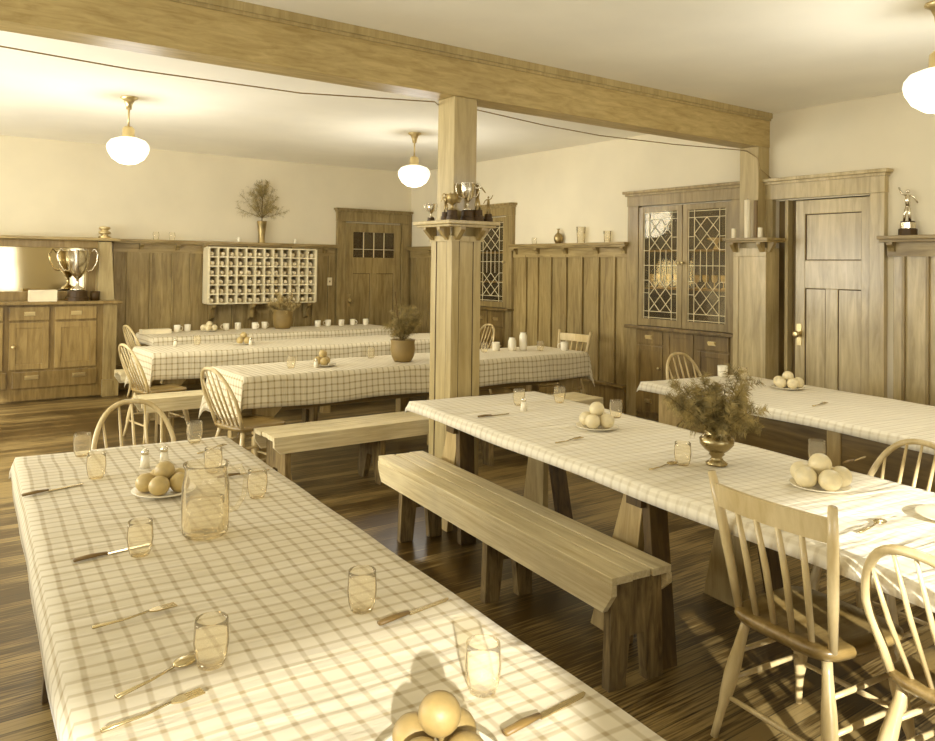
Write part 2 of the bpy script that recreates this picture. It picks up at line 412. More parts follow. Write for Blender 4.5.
# beam, its crown strip
m = MB(); m.box(XL, XR, 4.289, 4.494, 2.736, ZC); struct('trim_7', m, 'beam', bevel=.003)
m = MB(); m.box(XL, XR, 4.262, 4.289, ZC-.05, ZC).box(XL, XR, 4.276, 4.289, ZC-.07, ZC-.05).box(XL, XR, 4.494, 4.52, ZC-.05, ZC)
struct('trim_8', m, 'post')

# freestanding pillar: thing with shaft, sleeve, shelf, brackets
p = thing('wooden_pillar', 'square wooden pillar under the beam with a trophy shelf around it', 'pillar', (3.112, 4.39, 0))
x0, x1, y0, y1 = 3.013, 3.211, 4.289, 4.494
m = MB().box(x0+.004, x1-.004, y0+.004, y1-.004, 0, 2.736); m.build('shaft', 'post', p, world=True, bevel=.006)
e = .022
m = MB()
m.box(x0-e+.006, x1+e-.006, y0-e+.006, y1+e-.006, 0, 1.80)
for cx_, cy_ in ((x0-e, y0-e), (x1+e-.06, y0-e), (x0-e, y1+e-.06), (x1+e-.06, y1+e-.06)):
    m.box(cx_, cx_+.06, cy_, cy_+.06, 0, 1.79)
m.build('sleeve', 'post', p, world=True, bevel=.003)
m = MB()
for u in (x0-e+.063, x1+e-.063): m.box(u-.002, u+.002, y0-e+.003, y0-e+.0065, 0, 1.765)
for u in (y0-e+.063, y1+e-.063): m.box(x0-e+.003, x0-e+.0065, u-.002, u+.002, 0, 1.765)
m.build('board_seam', 'seam', p, world=True)
s_ = .115
m = MB().box(x0-s_, x1+s_, y0-s_, y1+s_, 1.875, 1.9).box(x0-s_+.02, x1+s_-.02, y0-s_+.02, y1+s_-.02, 1.858, 1.875)
m.build('shelf', 'post', p, world=True, bevel=.004)
m = MB()
m.box(x0-e-.012, x1+e+.012, y0-e-.012, y1+e+.012, 1.765, 1.80)
m.build('collar', 'post', p, world=True)
for side in range(4):
    for u in (-.085, .085):
        m = MB()
        poly = [(0, 0), (.085, 0), (.085, -.018), (.02, -.085), (0, -.085)]
        cxp, cyp = (x0+x1)/2, (y0+y1)/2; hx = .121; ang = side*PI/2
        m.prism(poly, 'y', u-.018, u+.018)
        bmesh.ops.translate(m.bm, verts=m.bm.verts, vec=(hx-.002, 0, 1.858))
        bmesh.ops.rotate(m.bm, verts=m.bm.verts, cent=(0,0,0), matrix=Matrix.Rotation(ang, 3, 'Z'))
        bmesh.ops.translate(m.bm, verts=m.bm.verts, vec=(cxp, cyp, 0))
        m.build('bracket', 'panel', p, world=True)

# pilaster on the right wall
p = thing('wall_pilaster', 'wooden half-pillar against the right wall carrying the beam end', 'pilaster', (6.5, 4.39, 0))
MB().box(6.438, XR, 4.293, 4.49, 0, 2.736).build('shaft', 'post', p, world=True, bevel=.004)
m = MB().box(6.40, 6.60, 4.18, 4.52, 0, 1.80)
for yy in (4.18, 4.465): m.box(6.392, 6.40, yy, yy+.055, 0, 1.719)
m.box(6.391, 6.40, 4.18, 4.52, 1.72, 1.80)
m.build('sleeve', 'panel_near', p, world=True, bevel=.003)
MB().box(6.29, 6.60, 4.10, 4.57, 1.865, 1.89).box(6.31, 6.60, 4.115, 4.555, 1.848, 1.865).build('shelf', 'panel_y', p, world=True, bevel=.004)
for yy in (4.21, 4.49):
    m = MB(); m.prism([(6.391, 1.848), (6.315, 1.848), (6.315, 1.83), (6.37, 1.76), (6.391, 1.76)], 'y', yy-.02, yy+.02); m.build('bracket', 'panel', p, world=True)
m = MB(); m.prism([(4.18, 1.848), (4.12, 1.848), (4.12, 1.83), (4.16, 1.76), (4.18, 1.76)], 'x', 6.41, 6.45); m.build('bracket', 'panel', p, world=True)

# ------------------------------------------------------------------ doors
def casing(name, axis, a, b, zt, cap, w, f, bk):
    """door or cupboard casing: two uprights, head board, cap. a,b = clear opening"""
    m = MB()
    def bx(u0, u1, z0, z1, ff):
        if axis == 'x': m.box(min(ff, bk), max(ff, bk), u0, u1, z0, z1)
        else: m.box(u0, u1, min(ff, bk), max(ff, bk), z0, z1)
    bx(a-w, a, 0, zt+.01, f); bx(b, b+w, 0, zt+.01, f)
    bx(a-w-.005, b+w+.005, zt+.01, cap-.03, f-.006)
    bx(a-w-.04, b+w+.04, cap-.03, cap, f-.05); bx(a-w-.02, b+w+.02, cap-.055, cap-.03, f-.028)
    return m
struct('trim_9', casing('c', 'y', 5.438, 6.41, 2.232, 2.437, .135, 10.50, YB), 'panel', bevel=.003)
struct('trim_13', MB().box(6.54, XR, 10.53, YB, 0, 2.40), 'panel')
door = MB()
X0, X1, F = 5.445, 6.403, 10.515
def rails(m, axis, f, b, rects):
    for i, (u0, u1, z0, z1) in enumerate(rects):
        g = f+.0014*i
        if axis == 'y': m.box(u0, u1, g, b+.0004*i, z0, z1)
        else: m.box(g, b+.0004*i, u0, u1, z0, z1)
rails(door, 'y', F, YB, [(X0, X0+.13, 0, 2.225), (X1-.12, X1, 0, 2.225), (X0, X1, 2.09, 2.225), (X0, X1, 1.47, 1.71), (X0, X1, 0, .25), (5.87, 5.98, .25, 1.47)])
rails(door, 'y', F+.02, YB, [(X0+.13, 5.87, .25, 1.47), (5.98, X1-.12, .25, 1.47)])
d1 = struct('door_1', door, 'panel', bevel=.004)
def outline(m, axis, f, u0, u1, z0, z1, w=.007):
    for a, b, c, d in ((u0, u0+w, z0, z1), (u1-w, u1, z0, z1), (u0+w, u1-w, z0, z0+w), (u0+w, u1-w, z1-w, z1)):
        if axis == 'y': m.box(a, b, f-.002, f+.004, c, d)
        else: m.box(f-.002, f+.004, a, b, c, d)
m = MB()
for r_ in ((X0+.13, 5.87, .25, 1.47), (5.98, X1-.12, .25, 1.47)): outline(m, 'y', F+.021, *r_)
outline(m, 'y', F+.01, X0+.122, X1-.112, 1.702, 2.098, .01)
m.build('panel_edge_shade', 'seam', d1)  # dark outlines painted in as shade round the recessed panels and pane
k = MB(); k.box(5.49, 5.53, F-.006, F, .98, 1.16); k.lathe([(0,0),(.012,.0),(.012,.03),(.028,.04),(.03,.055),(.02,.068),(0,.07)], (5.51, F-.004, 1.06), 12, axis=(0,-1,0))
k.build('door_handle', 'brass', d1, smooth=False)
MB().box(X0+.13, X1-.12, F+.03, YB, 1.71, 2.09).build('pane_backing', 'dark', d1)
# small leaded lights in the door
m = MB().box(X0+.13, X1-.12, F+.016, F+.02, 1.71, 2.09); m.build('glass', 'pane', d1)
m = MB()
for i in range(1, 4):
    u = X0+.13+i*(X1-X0-.25)/4; m.box(u-.006, u+.006, F+.008, F+.016, 1.71, 2.09)
m.box(X0+.13, X1-.12, F+.008, F+.016, 1.83, 1.838)
m.build('leading', 'came', d1)

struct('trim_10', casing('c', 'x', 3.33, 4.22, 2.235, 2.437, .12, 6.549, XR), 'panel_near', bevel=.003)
door = MB(); f, bk = 6.60, 6.64
Y0, Y1 = 3.335, 4.02
rails(door, 'x', f, bk, [(Y0, 3.425, 0.01, 2.225), (3.93, Y1, .01, 2.225), (Y0, Y1, 2.10, 2.225), (Y0, Y1, 1.44, 1.69), (Y0, Y1, .01, .24), (3.63, 3.74, .24, 1.44)])
rails(door, 'x', f+.016, bk-.01, [(3.425, 3.63, .24, 1.44), (3.74, 3.93, .24, 1.44), (3.425, 3.93, 1.69, 2.10)])
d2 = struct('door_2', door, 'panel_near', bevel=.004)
m = MB()
for r_ in ((3.425, 3.63, .24, 1.44), (3.74, 3.93, .24, 1.44), (3.425, 3.93, 1.69, 2.10)): outline(m, 'x', f+.017, *r_)
m.build('panel_edge_shade', 'seam', d2)  # dark lines stand in for the shade at the panel recesses
k = MB(); k.box(6.594, 6.60, 3.955, 4.0, .93, 1.12); k.lathe([(0,0),(.012,.0),(.012,.03),(.03,.042),(.032,.055),(.02,.07),(0,.072)], (6.596, 3.978, 1.03), 12, axis=(-1,0,0))
k.build('door_handle', 'brass', d2)
m = MB().box(6.585, 6.66, 4.085, 4.115, 0, 2.235); struct('trim_11', m, 'post')
m = MB().box(6.66, 6.70, 4.02, 4.09, 0, 2.235).box(6.66, 6.70, 4.115, 4.22, 0, 2.235); struct('trim_12', m, 'cab')

# ------------------------------------------------------------------ built-in china cupboards
def leading(m, f, u0, u1, z0, z1):
    """came pattern on plane x=f; u along y"""
    W_, H_ = u1-u0, z1-z0
    t = .004
    def L(a, b):
        pa = (f, u0+a[0]*W_, z0+a[1]*H_); pb = (f, u0+b[0]*W_, z0+b[1]*H_)
        m.board(pa, pb, t*1.6, .006, (0, 1, 0) if abs(a[1]-b[1])*H_ > abs(a[0]-b[0])*W_ else (0, 0, 1))
    A, B = .17, .83
    for u in (.015, A, B, .985): L((u, 0), (u, 1))
    for z in (.012, .07, .24, .36, .5, .64, .76, .93, .988): L((0, z), (A, z)); L((B, z), (1, z))
    for z in (.012, .07, .93, .988, .5): L((A, z), (B, z))
    for u in (.335, .5, .665): L((u, .36), (u, .64))
    for zb, zt in ((.07, .36), (.64, .93)):
        n = 2
        for i in range(n+1):
            pass
        us = [A, .335, .5, .665, B]
        zs = [zb+(zt-zb)*k/4 for k in range(5)]
        for i in range(4):
            for j in range(4):
                if (i+j) % 2 == 0: L((us[i], zs[j]), (us[i+1], zs[j+1]))
                else: L((us[i], zs[j+1]), (us[i+1], zs[j]))
    return m
def cupboard(label, y0, y1, f=6.549, doors=2, zl=.985, low=None):
    """glazed cupboard standing in the right wall between y0 and y1"""
    t = thing('china_cupboard', label, 'cupboard', (f, (y0+y1)/2, 0))
    B_ = 6.98
    m = MB().box(6.95, B_, y0, y1, 0, 2.262).box(XR-.02, 6.95, y0, y0+.02, 0, 2.262).box(XR-.02, 6.95, y1-.02, y1, 0, 2.262).box(XR-.02, 6.95, y0, y1, 2.24, 2.262).box(XR-.02, 6.95, y0, y1, zl-.03, zl)
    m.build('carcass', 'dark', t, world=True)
    for z in (1.38, 1.78): MB().box(6.63, 6.95, y0+.02, y1-.02, z, z+.02).build('shelf', 'panel_y', t, world=True)
    cs = casing('c', 'x', y0, y1, 2.262, 2.437, .15 if doors > 1 else .125, f, XR-.001); bmesh.ops.translate(cs.bm, verts=cs.bm.verts, vec=(0,0,0))
    cs.build('casing', 'panel', t, world=True, bevel=.003)
    n = doors; w = (y1-y0)/n
    for i in range(n):
        a, b = y0+i*w+.003, y0+(i+1)*w-.003
        s = .062
        m = MB(); rails(m, 'x', f+.008, f+.04, [(a, a+s, zl+.004, 2.258), (b-s, b, zl+.004, 2.258), (a, b, zl+.004, zl+.08), (a, b, 2.2, 2.258)])
        d = m.build('door', 'panel', t, world=True, bevel=.003)
        MB().box(f+.024, f+.028, a+s-.005, b-s+.005, zl+.075, 2.205).build('glass_pane', 'pane', d, world=True)
        leading(MB(), f+.02, a+s, b-s, zl+.08, 2.2).build('leading', 'came', d, world=True)
        ky = (a+.02) if i else (b-.02)
        if n == 1: ky = a+.02
        MB().lathe([(0,0),(.008,0),(.008,.02),(.018,.028),(.016,.04),(0,.044)], (f+.008, ky, 1.66), 12, axis=(-1,0,0)).build('knob', 'brass', d, world=True, smooth=True)
    g = f-.02
    MB().box(g-.05, f+.06, y0-.14, y1+.13, zl-.03, zl).build('ledge', 'cab', t, world=True, bevel=.004)
    MB().box(g+.012, XR+.3, y0+.0, y1-.0, .06, zl-.03).box(g+.05, XR+.3, y0, y1, 0, .06).build('base_box', 'cab', t, world=True)
    for ys, kind in low:
        a, b = ys
        def paneldoor(a, b, z0, z1, nm, knob=None):
            s = .05
            m = MB(); rails(m, 'x', g, g+.018, [(a, a+s, z0, z1), (b-s, b, z0, z1), (a+s, b-s, z0, z0+s), (a+s, b-s, z1-s, z1)])
            m.box(g+.01, g+.018, a+s, b-s, z0+s, z1-s)
            d = m.build(nm, 'cab', t, world=True, bevel=.003)
            if knob: MB().lathe([(0,0),(.007,0),(.007,.015),(.016,.022),(.014,.034),(0,.037)], (g, knob, (z0+z1)/2+.0), 10, axis=(-1,0,0)).build('knob', 'brass', d, world=True, smooth=True)
        def drawer(a, b, z0, z1):
            m = MB().box(g, g+.018, a, b, z0, z1)
            d = m.build('drawer', 'cab', t, world=True, bevel=.004)
            MB().box(g-.006, g, (a+b)/2-.045, (a+b)/2+.045, (z0+z1)/2-.02, (z0+z1)/2+.02).box(g-.02, g-.006, (a+b)/2-.04, (a+b)/2+.04, (z0+z1)/2-.004, (z0+z1)/2+.018).build('pull', 'brass', d, world=True)
        if kind == 'dd':
            drawer(a, b, .80, zl-.045); paneldoor(a, b, .33, .78, 'door', knob=a+.03); drawer(a, b, .08, .31)
        else:
            paneldoor(a, b, .33, zl-.045, 'door'); drawer(a, b, .08, .31)
    return t
cupboard('large built-in china cupboard with two leaded glass doors beside the panelled right wall', CAB[0], CAB[1],
         low=[((4.665, 5.04), 'dd'), ((5.08, 5.43), 'd'), ((5.47, 5.825), 'dd')])
cupboard('built-in china cupboard with leaded glass door half hidden behind the pillar', CAB2[0], CAB2[1], doors=1, zl=1.05,
         low=[((8.12, 8.43), 'dd'), ((8.46, 8.77), 'dd')])
# fix: dishes standing inside
def goblet(h=.14, r=.033):
    return MB().lathe([(0,0),(r*.8,.0),(r*.75,.006),(.006,.015),(.005,h*.42),(r*.7,h*.5),(r,h*.72),(r*.95,h),(r*.9,h),(r*.93,h*.72),(r*.6,h*.54),(0,h*.5)], seg=12)
gob0 = None
def put_goblet(x, y, z, label, group):
    global gob0
    if gob0 is None:
        gob0 = goblet().build('goblet', 'china', smooth=True); o = tag(gob0, label, 'goblet', group)
    else:
        o = gob0.copy(); COL.objects.link(o); o['label'] = label; o['group'] = group
    o.location = (x, y, z); return o
for side, ya, yb in (('left', 5.31, 5.76), ('right', 4.74, 5.17)):
    for i in range(5):
        y = ya+(yb-ya)*i/4
        put_goblet(6.70, y, 1.40, f'pale goblet on lower shelf behind the {side} leaded door of large cupboard', f'goblets behind {side} cupboard door')
bowl0 = None
for side, ys in (('left', (5.38, 5.53, 5.68)), ('right', (4.80, 4.96, 5.12))):
    for i, y in enumerate(ys):
        if bowl0 is None:
            bowl0 = MB().lathe([(0,0),(.03,0),(.034,.01),(.062,.05),(.066,.062),(.06,.06),(.03,.016),(0,.014)], seg=18).build('bowl', 'china', smooth=True); o = bowl0
        else: o = bowl0.copy(); COL.objects.link(o)
        o.location = (6.70, y, .985)
        tag(o, f'pale china bowl on cupboard floor behind the {side} leaded door', 'bowl', f'bowls behind {side} cupboard door')
o = MB().lathe([(0,0),(.04,0),(.03,.02),(.012,.05),(.02,.07),(.09,.1),(.1,.115),(.09,.11),(.02,.085),(0,.08)], seg=22).build('cake_stand', 'china', smooth=True, loc=(6.74, 4.96, 1.80))
tag(o, 'white footed dish on upper shelf of the large china cupboard', 'dish')
o = bowl0.copy(); COL.objects.link(o); o.location = (6.74, 8.3, 1.40); tag(o, 'pale bowl on middle shelf of cupboard behind the pillar', 'bowl'); del o['group']
o = gob0.copy(); COL.objects.link(o); o.location = (6.72, 8.22, 1.05); tag(o, 'small pale goblet low in cupboard behind the pillar', 'goblet'); del o['group']

# ------------------------------------------------------------------ sideboard with mirror
S = thing('sideboard', 'built-in wooden sideboard with mirror back at far left of the room', 'sideboard', (1.2, 10.2, 0))
SF = 10.10; SX0, SX1 = -.3, 2.20
MB().box(SX0, 2.06, SF+.012, YB, .02, 1.10).box(SX0, 2.04, SF+.05, YB, 0, .02).build('carcass', 'cab', S, world=True)
MB().box(SX0, 2.235, SF-.05, YB, 1.10, 1.135).build('counter', 'sideb', S, world=True, bevel=.005)
m = MB().box(2.04, 2.19, SF, YB, .18, 1.10).box(2.03, 2.215, SF-.03, YB, 0, .18).box(2.03, 2.215, SF-.035, YB, .18, .20)
m.build('corner_post', 'panel', S, world=True, bevel=.004)
m = MB(); m.hexa([(2.0, 10.26, 1.135), (2.19, 10.26, 1.135), (2.19, YB, 1.135), (2.0, YB, 1.135)], [(2.02, 10.28, 1.84), (2.15, 10.28, 1.84), (2.15, YB, 1.84), (2.02, YB, 1.84)])
m.build('tapered_post', 'post', S, world=True, bevel=.004)
m = MB().box(SX0, 1.96, 10.43, YB, 1.135, 1.24).box(SX0, 2.02, 10.40, YB, 1.76, 1.85).box(1.90, 2.02, 10.44, YB, 1.24, 1.76)
m.build('mirror_frame', 'sideb', S, world=True, bevel=.004)
MB().box(SX0, 2.24, 10.24, YB, 1.85, 1.885).build('top_shelf', 'panel_x', S, world=True, bevel=.004)
MB().box(SX0, 1.90, 10.50, 10.505, 1.24, 1.76).build('mirror', 'mirror', S, world=True)
def sdoor(a, b, z0, z1, nm):
    s = .065; m = MB(); rails(m, 'y', SF-.008, SF+.012, [(a, a+s, z0, z1), (b-s, b, z0, z1), (a+s, b-s, z0, z0+s), (a+s, b-s, z1-s, z1)])
    m.box(a+s, b-s, SF+.002, SF+.012, z0+s, z1-s)
    return m.build(nm, 'sideb', S, world=True, bevel=.003)
def spull(x, z, d, w=.055):
    MB().box(x-w, x+w, SF-.014, SF-.008, z-.022, z+.022).box(x-w*.85, x+w*.85, SF-.032, SF-.014, z-.002, z+.018).build('pull', 'brass', d, world=True)
for a, b in ((1.52, 1.96), (1.06, 1.46), (.55, 1.0), (.05, .5)):
    d = MB().box(a, b, SF-.008, SF+.012, .925, 1.075).build('drawer', 'sideb', S, world=True, bevel=.004); spull((a+b)/2, 1.0, d)
    d = sdoor(a, b, .37, .90, 'door')
    if abs(a-1.06) < .01: MB().lathe([(0,0),(.009,0),(.009,.018),(.022,.028),(.02,.042),(0,.046)], (a+.04, SF-.008, .63), 12, axis=(0,-1,0)).build('knob', 'brass', d, world=True, smooth=True)
for a, b in ((1.10, 1.97), (.1, 1.04)):
    d = MB().box(a, b, SF-.008, SF+.012, .16, .345).build('drawer', 'cab', S, world=True, bevel=.004); spull(a+.19, .28, d, .07); spull(b-.19, .28, d, .07)

# ------------------------------------------------------------------ trophies
def cup(name, label, loc, h, r, mat='silver', base=.25, handles=True, lid=False, rz=0, base_mat_='black', cat='trophy'):
    t = thing(name, label, cat, loc, rz)
    b = h*base
    MB().lathe([(0,0),(r*.95,0),(r*.95,b*.35),(r*.82,b*.4),(r*.8,b*.95),(r*.7,b),(0,b)], seg=20).build('plinth', base_mat_, t)
    H = h-b
    MB().lathe([(0,b),(r*.6,b),(r*.55,b+H*.05),(r*.15,b+H*.12),(r*.12,b+H*.28),(r*.3,b+H*.33),(r*.75,b+H*.5),(r*.95,b+H*.75),(r,b+H*.98),(r*1.04,b+H),(r*.93,b+H),(r*.85,b+H*.75),(r*.6,b+H*.5),(0,b+H*.36)], seg=20).build('bowl', mat, t, smooth=True)
    if handles:
        for s in (-1, 1):
            pts = [(s*r*.72, 0, b+H*.48), (s*r*1.15, 0, b+H*.5), (s*r*1.5, 0, b+H*.68), (s*r*1.62, 0, b+H*.9), (s*r*1.35, 0, b+H*1.03), (s*r*1.0, 0, b+H*.93)]
            MB().tube(pts, r*.07, 6).build('handle', mat, t, smooth=True)
    if lid:
        MB().lathe([(r*1.02,b+H),(r*.8,b+H*1.06),(r*.3,b+H*1.14),(r*.08,b+H*1.17),(r*.14,b+H*1.22),(0,b+H*1.28)], seg=18).build('lid', mat, t, smooth=True)
    return t
def figure_trophy(name, label, loc, h, mat, pose=0, rz=0, band=False):
    """a little cast figure with raised arms on a plinth"""
    t = thing(name, label, 'trophy', loc, rz); b = h*.28
    MB().lathe([(0,0),(h*.17,0),(h*.17,b*.45),(h*.14,b*.5),(h*.13,b),(0,b)], seg=16).build('plinth', 'black', t)
    if band: MB().lathe([(h*.142,b*.5),(h*.142,b*.9)], seg=16).build('band', 'silver', t)
    H = h-b
    m = MB()
    m.tube([(-.05*H,0,b), (-.045*H,0,b+.22*H), (0,.0,b+.45*H)], [.035*H,.04*H,.055*H], 8)
    m.tube([(.09*H,0,b), (.07*H,0,b+.22*H), (0,0,b+.45*H)], [.03*H,.04*H,.055*H], 8)
    m.tube([(0,0,b+.42*H), (.01*H,0,b+.6*H), (0,0,b+.74*H)], [.06*H,.07*H,.05*H], 8)
    m.sphere((0,0,b+.83*H), .055*H, 10)
    a = (.22, .95) if pose == 0 else (.28, .6)
    m.tube([(.05*H,0,b+.72*H), (.15*H,0,b+.78*H), (a[0]*H,0,b+a[1]*H)], [.028*H,.025*H,.02*H], 6)
    m.tube([(-.05*H,0,b+.72*H), (-.16*H,0,b+.66*H), (-.24*H,0,b+(.78 if pose else .5)*H)], [.028*H,.025*H,.02*H], 6)
    m.build('figure', mat, t, smooth=True)
    return t
ZT = 1.9
cup('trophy_cup', 'small slim silver cup at the left corner of the pillar shelf', (2.925, 4.42, ZT), .115, .028, 'silver', .2, rz=-.6)
figure_trophy('figurine_trophy', 'dull metal figure trophy on pillar shelf, left of the big cup', (2.94, 4.27, ZT), .19, 'dullsilver', 0, rz=-.6)
cup('trophy_cup', 'broad low cup with handles on pillar shelf beside the dull figure trophy', (2.955, 4.215, ZT), .17, .042, 'dullsilver', .38, rz=-.6)
cup('trophy_cup', 'tallest silver cup with curled handles at the middle of pillar shelf', (3.085, 4.225, ZT), .25, .05, 'silver', .28, rz=-.6)
figure_trophy('figurine_trophy', 'dull metal figure trophy with bent arm on pillar shelf, behind the tallest cup', (3.165, 4.225, ZT), .27, 'dullsilver', 1, rz=-.5)
figure_trophy('figurine_trophy', 'small figure trophy at the right corner of the pillar shelf', (3.262, 4.23, ZT), .19, 'dullsilver', 0, rz=-.5)
o = MB().lathe([(0,0),(.055,0),(.06,.012),(.05,.012),(0,.008)], seg=20).build('dish', 'china', smooth=True, loc=(3.255, 4.36, ZT)); tag(o, 'small white dish at the right end of the pillar shelf', 'dish')

cup('trophy_cup', 'large two-handled silver loving cup on black plinth on the sideboard', (1.765, 10.2, 1.135), .60, .135, 'silver', .2, rz=0)
t = figure_trophy('figurine_trophy', 'silver winged trophy on black banded plinth on the right-hand plate rail', (6.545, 3.025, RAIL+.018), .40, 'silver', 0, rz=PI/2+.3, band=True)
# ------------------------------------------------------------------ little things on rails and shelves
def tumbler_mb(h=.098, r=.037):
    return MB().lathe([(0,0),(r*.72,0),(r*.9,h*.2),(r,h*.5),(r*.95,h*.85),(r*.93,h),(r*.87,h),(r*.9,h*.83),(r*.94,h*.5),(r*.84,h*.22),(r*.6,h*.06),(0,h*.06)], seg=18)
def single(name, mb, mat, loc, label, cat, smooth=True, rz=0, group=None):
    o = mb.build(name, mat, smooth=smooth, loc=loc); o.rotation_euler = (0,0,rz); return tag(o, label, cat, group)
ZR = RAIL+.018
single('glass_jar', MB().lathe([(0,0),(.03,0),(.032,.07),(.03,.08),(.0,.08)], seg=14), 'glass', (6.545, 7.53, ZR), 'faint small glass leftmost on plate rail between the two cupboards', 'glass')
single('bud_vase', MB().lathe([(0,0),(.03,0),(.05,.03),(.055,.07),(.04,.11),(.014,.13),(.012,.16),(.022,.18),(.014,.178),(0,.13)], seg=16), 'dullsilver', (6.545, 7.09, ZR), 'small dark round-bellied vase on plate rail between the cupboards', 'vase')
single('drinking_glass', MB().lathe([(0,0),(.045,0),(.055,.19),(.05,.19),(.04,.01),(0,.01)], seg=16), 'glass', (6.545, 6.70, ZR), 'tall wide glass on plate rail, right of the dark little vase', 'glass')
single('drinking_glass', MB().lathe([(0,0),(.035,0),(.045,.13),(.04,.13),(.03,.01),(0,.01)], seg=16), 'glass', (6.545, 6.28, ZR), 'short glass on plate rail nearest the large china cupboard', 'glass')
single('small_ornament', MB().lathe([(0,0),(.022,0),(.012,.02),(.025,.05),(.01,.07),(0,.072)], seg=12), 'china', (3.80, 10.47, ZR), 'tiny white ornament on back plate rail above left part of pigeonhole rack', 'ornament')
single('small_ornament', MB().lathe([(0,0),(.022,0),(.012,.02),(.025,.05),(.01,.07),(0,.072)], seg=12), 'china', (4.62, 10.47, ZR), 'tiny white ornament on back plate rail above right part of pigeonhole rack', 'ornament')
single('glass_jar', MB().lathe([(0,0),(.03,0),(.04,.06),(.034,.1),(0,.1)], seg=12), 'glass', (2.72, 10.48, ZR), 'faint glass jar on back plate rail near the sideboard, left of its twin', 'jar')
single('glass_jar', MB().lathe([(0,0),(.03,0),(.04,.06),(.034,.1),(0,.1)], seg=12), 'glass', (2.92, 10.48, ZR), 'faint glass jar on back plate rail near the sideboard, right of its twin', 'jar')
t = thing('lantern_ornament', 'small squat brass ornament with rings on top of sideboard post', 'ornament', (2.08, 10.34, 1.885))
MB().lathe([(0,0),(.07,0),(.07,.02),(.04,.03),(.04,.045),(0,.045)], seg=16).build('foot', 'dullsilver', t)
MB().lathe([(0,.045),(.065,.05),(.07,.075),(.04,.09),(.05,.105),(.068,.12),(.06,.14),(0,.145)], seg=16).build('body', 'brass', t, smooth=True)
single('paper_box', MB().box(-.14,.14,-.08,.08,0,.13), 'linen', (1.40, 10.2, 1.135), 'white paper box lying on the sideboard counter', 'box', smooth=False)
single('dark_cup', MB().lathe([(0,0),(.05,0),(.055,.11),(.048,.11),(.04,.01),(0,.01)], seg=16), 'black', (1.96, 10.2, 1.135), 'short dark cup on sideboard, beside the large silver loving cup', 'cup')
# pilaster shelf
t = thing('pillar_candle', 'tall pale candle on pilaster shelf by the large cupboard', 'candle', (6.34, 4.335, 1.89))
MB().lathe([(0,0),(.03,0),(.03,.345),(.01,.35),(0,.345)], seg=14).build('wax', 'candle', t, smooth=False)
MB().tube([(0,0,.345),(.003,0,.365)], .002, 5).build('wick', 'black', t)
single('brass_tube', MB().lathe([(0,0),(.018,0),(.018,.34),(0,.34)], seg=12), 'handle', (6.36, 4.265, 1.89), 'slim dark metal tube standing beside the tall candle', 'tube', smooth=False)
for yy, lb in ((4.48, 'short pale candle on pilaster shelf, left of the tall candle'), (4.205, 'short pale candle on pilaster shelf, right of the tall candle')):
    t = thing('short_candle', lb, 'candle', (6.34, yy, 1.89))
    MB().lathe([(0,0),(.022,0),(.022,.09),(0,.09)], seg=12).build('wax', 'candle', t)
    MB().tube([(0,0,.09),(.002,0,.1)], .002, 5).build('wick', 'black', t)
# light switch
t = thing('light_switch', 'white light switch plate on the wood panelling beside the back door', 'switch', (5.19, 10.51, 1.35))
MB().box(-.038,.038,-.004,.008,-.058,.058).build('plate', 'white', t, bevel=.003)
MB().box(-.006,.006,-.014,-.004,-.012,.012).build('toggle', 'handle', t)

# ------------------------------------------------------------------ pigeonhole rack
R_ = thing('pigeonhole_rack', 'white painted pigeonhole rack for rolled napkins on the back wall', 'rack', (4.11, 10.5, 1.065))
RX0, RX1, RZ0, RZ1, RF, RB = 3.35, 4.875, 1.065, 1.805, 10.31, 10.505
m = MB(); t_ = .011
NC, NR = 12, 6
for i in range(NC+1):
    x = RX0+(RX1-RX0)*i/NC; tt = t_ if 0 < i < NC else .016
    m.box(x-tt, x+tt, RF, RB, RZ0, RZ1)
for j in range(NR+1):
    z = RZ0+(RZ1-RZ0)*j/NR; m.box(RX0, RX1, RF+.002, RB, z-.009, z+.009)
m.build('compartment_frame', 'white', R_, world=True)
MB().box(RX0, RX1, RB-.01, RB, RZ0, RZ1).build('back_panel', 'panel_x', R_, world=True)
for x in (3.44, 3.98, 4.80):
    m = MB(); m.prism([(RB, RZ0-.01), (RF+.03, RZ0-.01), (RF+.03, RZ0-.05), (RF+.1, RZ0-.09), (RF+.12, RZ0-.2), (RB, RZ0-.24)], 'x', x-.025, x+.025); m.build('bracket', 'panel', R_, world=True)
nap = None
rows = ['bottom', 'second from bottom', 'third from bottom', 'third from top', 'second from top', 'top']
for j in range(NR):
    for i in range(NC):
        if nap is None:
            mm = MB(); 
            pts = [(math.cos(a)*(.012+.0045*a/2), 0, math.sin(a)*(.012+.0045*a/2)) for a in [k*.7 for k in range(16)]]
            mm.lathe([(0,-.07),(.02,-.07),(.03,-.065),(.032,0),(.03,.065),(.02,.07),(0,.07)], (0,0,0), 12, axis=(0,1,0))
            nap = mm.build('rolled_napkin', 'linen', smooth=True); o = nap
        else: o = nap.copy(); COL.objects.link(o)
        cw, chh = (RX1-RX0)/NC, (RZ1-RZ0)/NR
        o.location = (RX0+(i+.5)*cw+random.uniform(-.012,.012), RF+.09+random.uniform(0,.02), RZ0+j*chh+.0395)
        o.rotation_euler = (0, random.uniform(0, 3), random.uniform(-.12, .12)); s = random.uniform(.85, .95); o.scale = (s, .85, s)
        tag(o, f'rolled white napkin in the {rows[j]} row of the pigeonhole rack', 'napkin', f'rolled napkins in the {rows[j]} row')

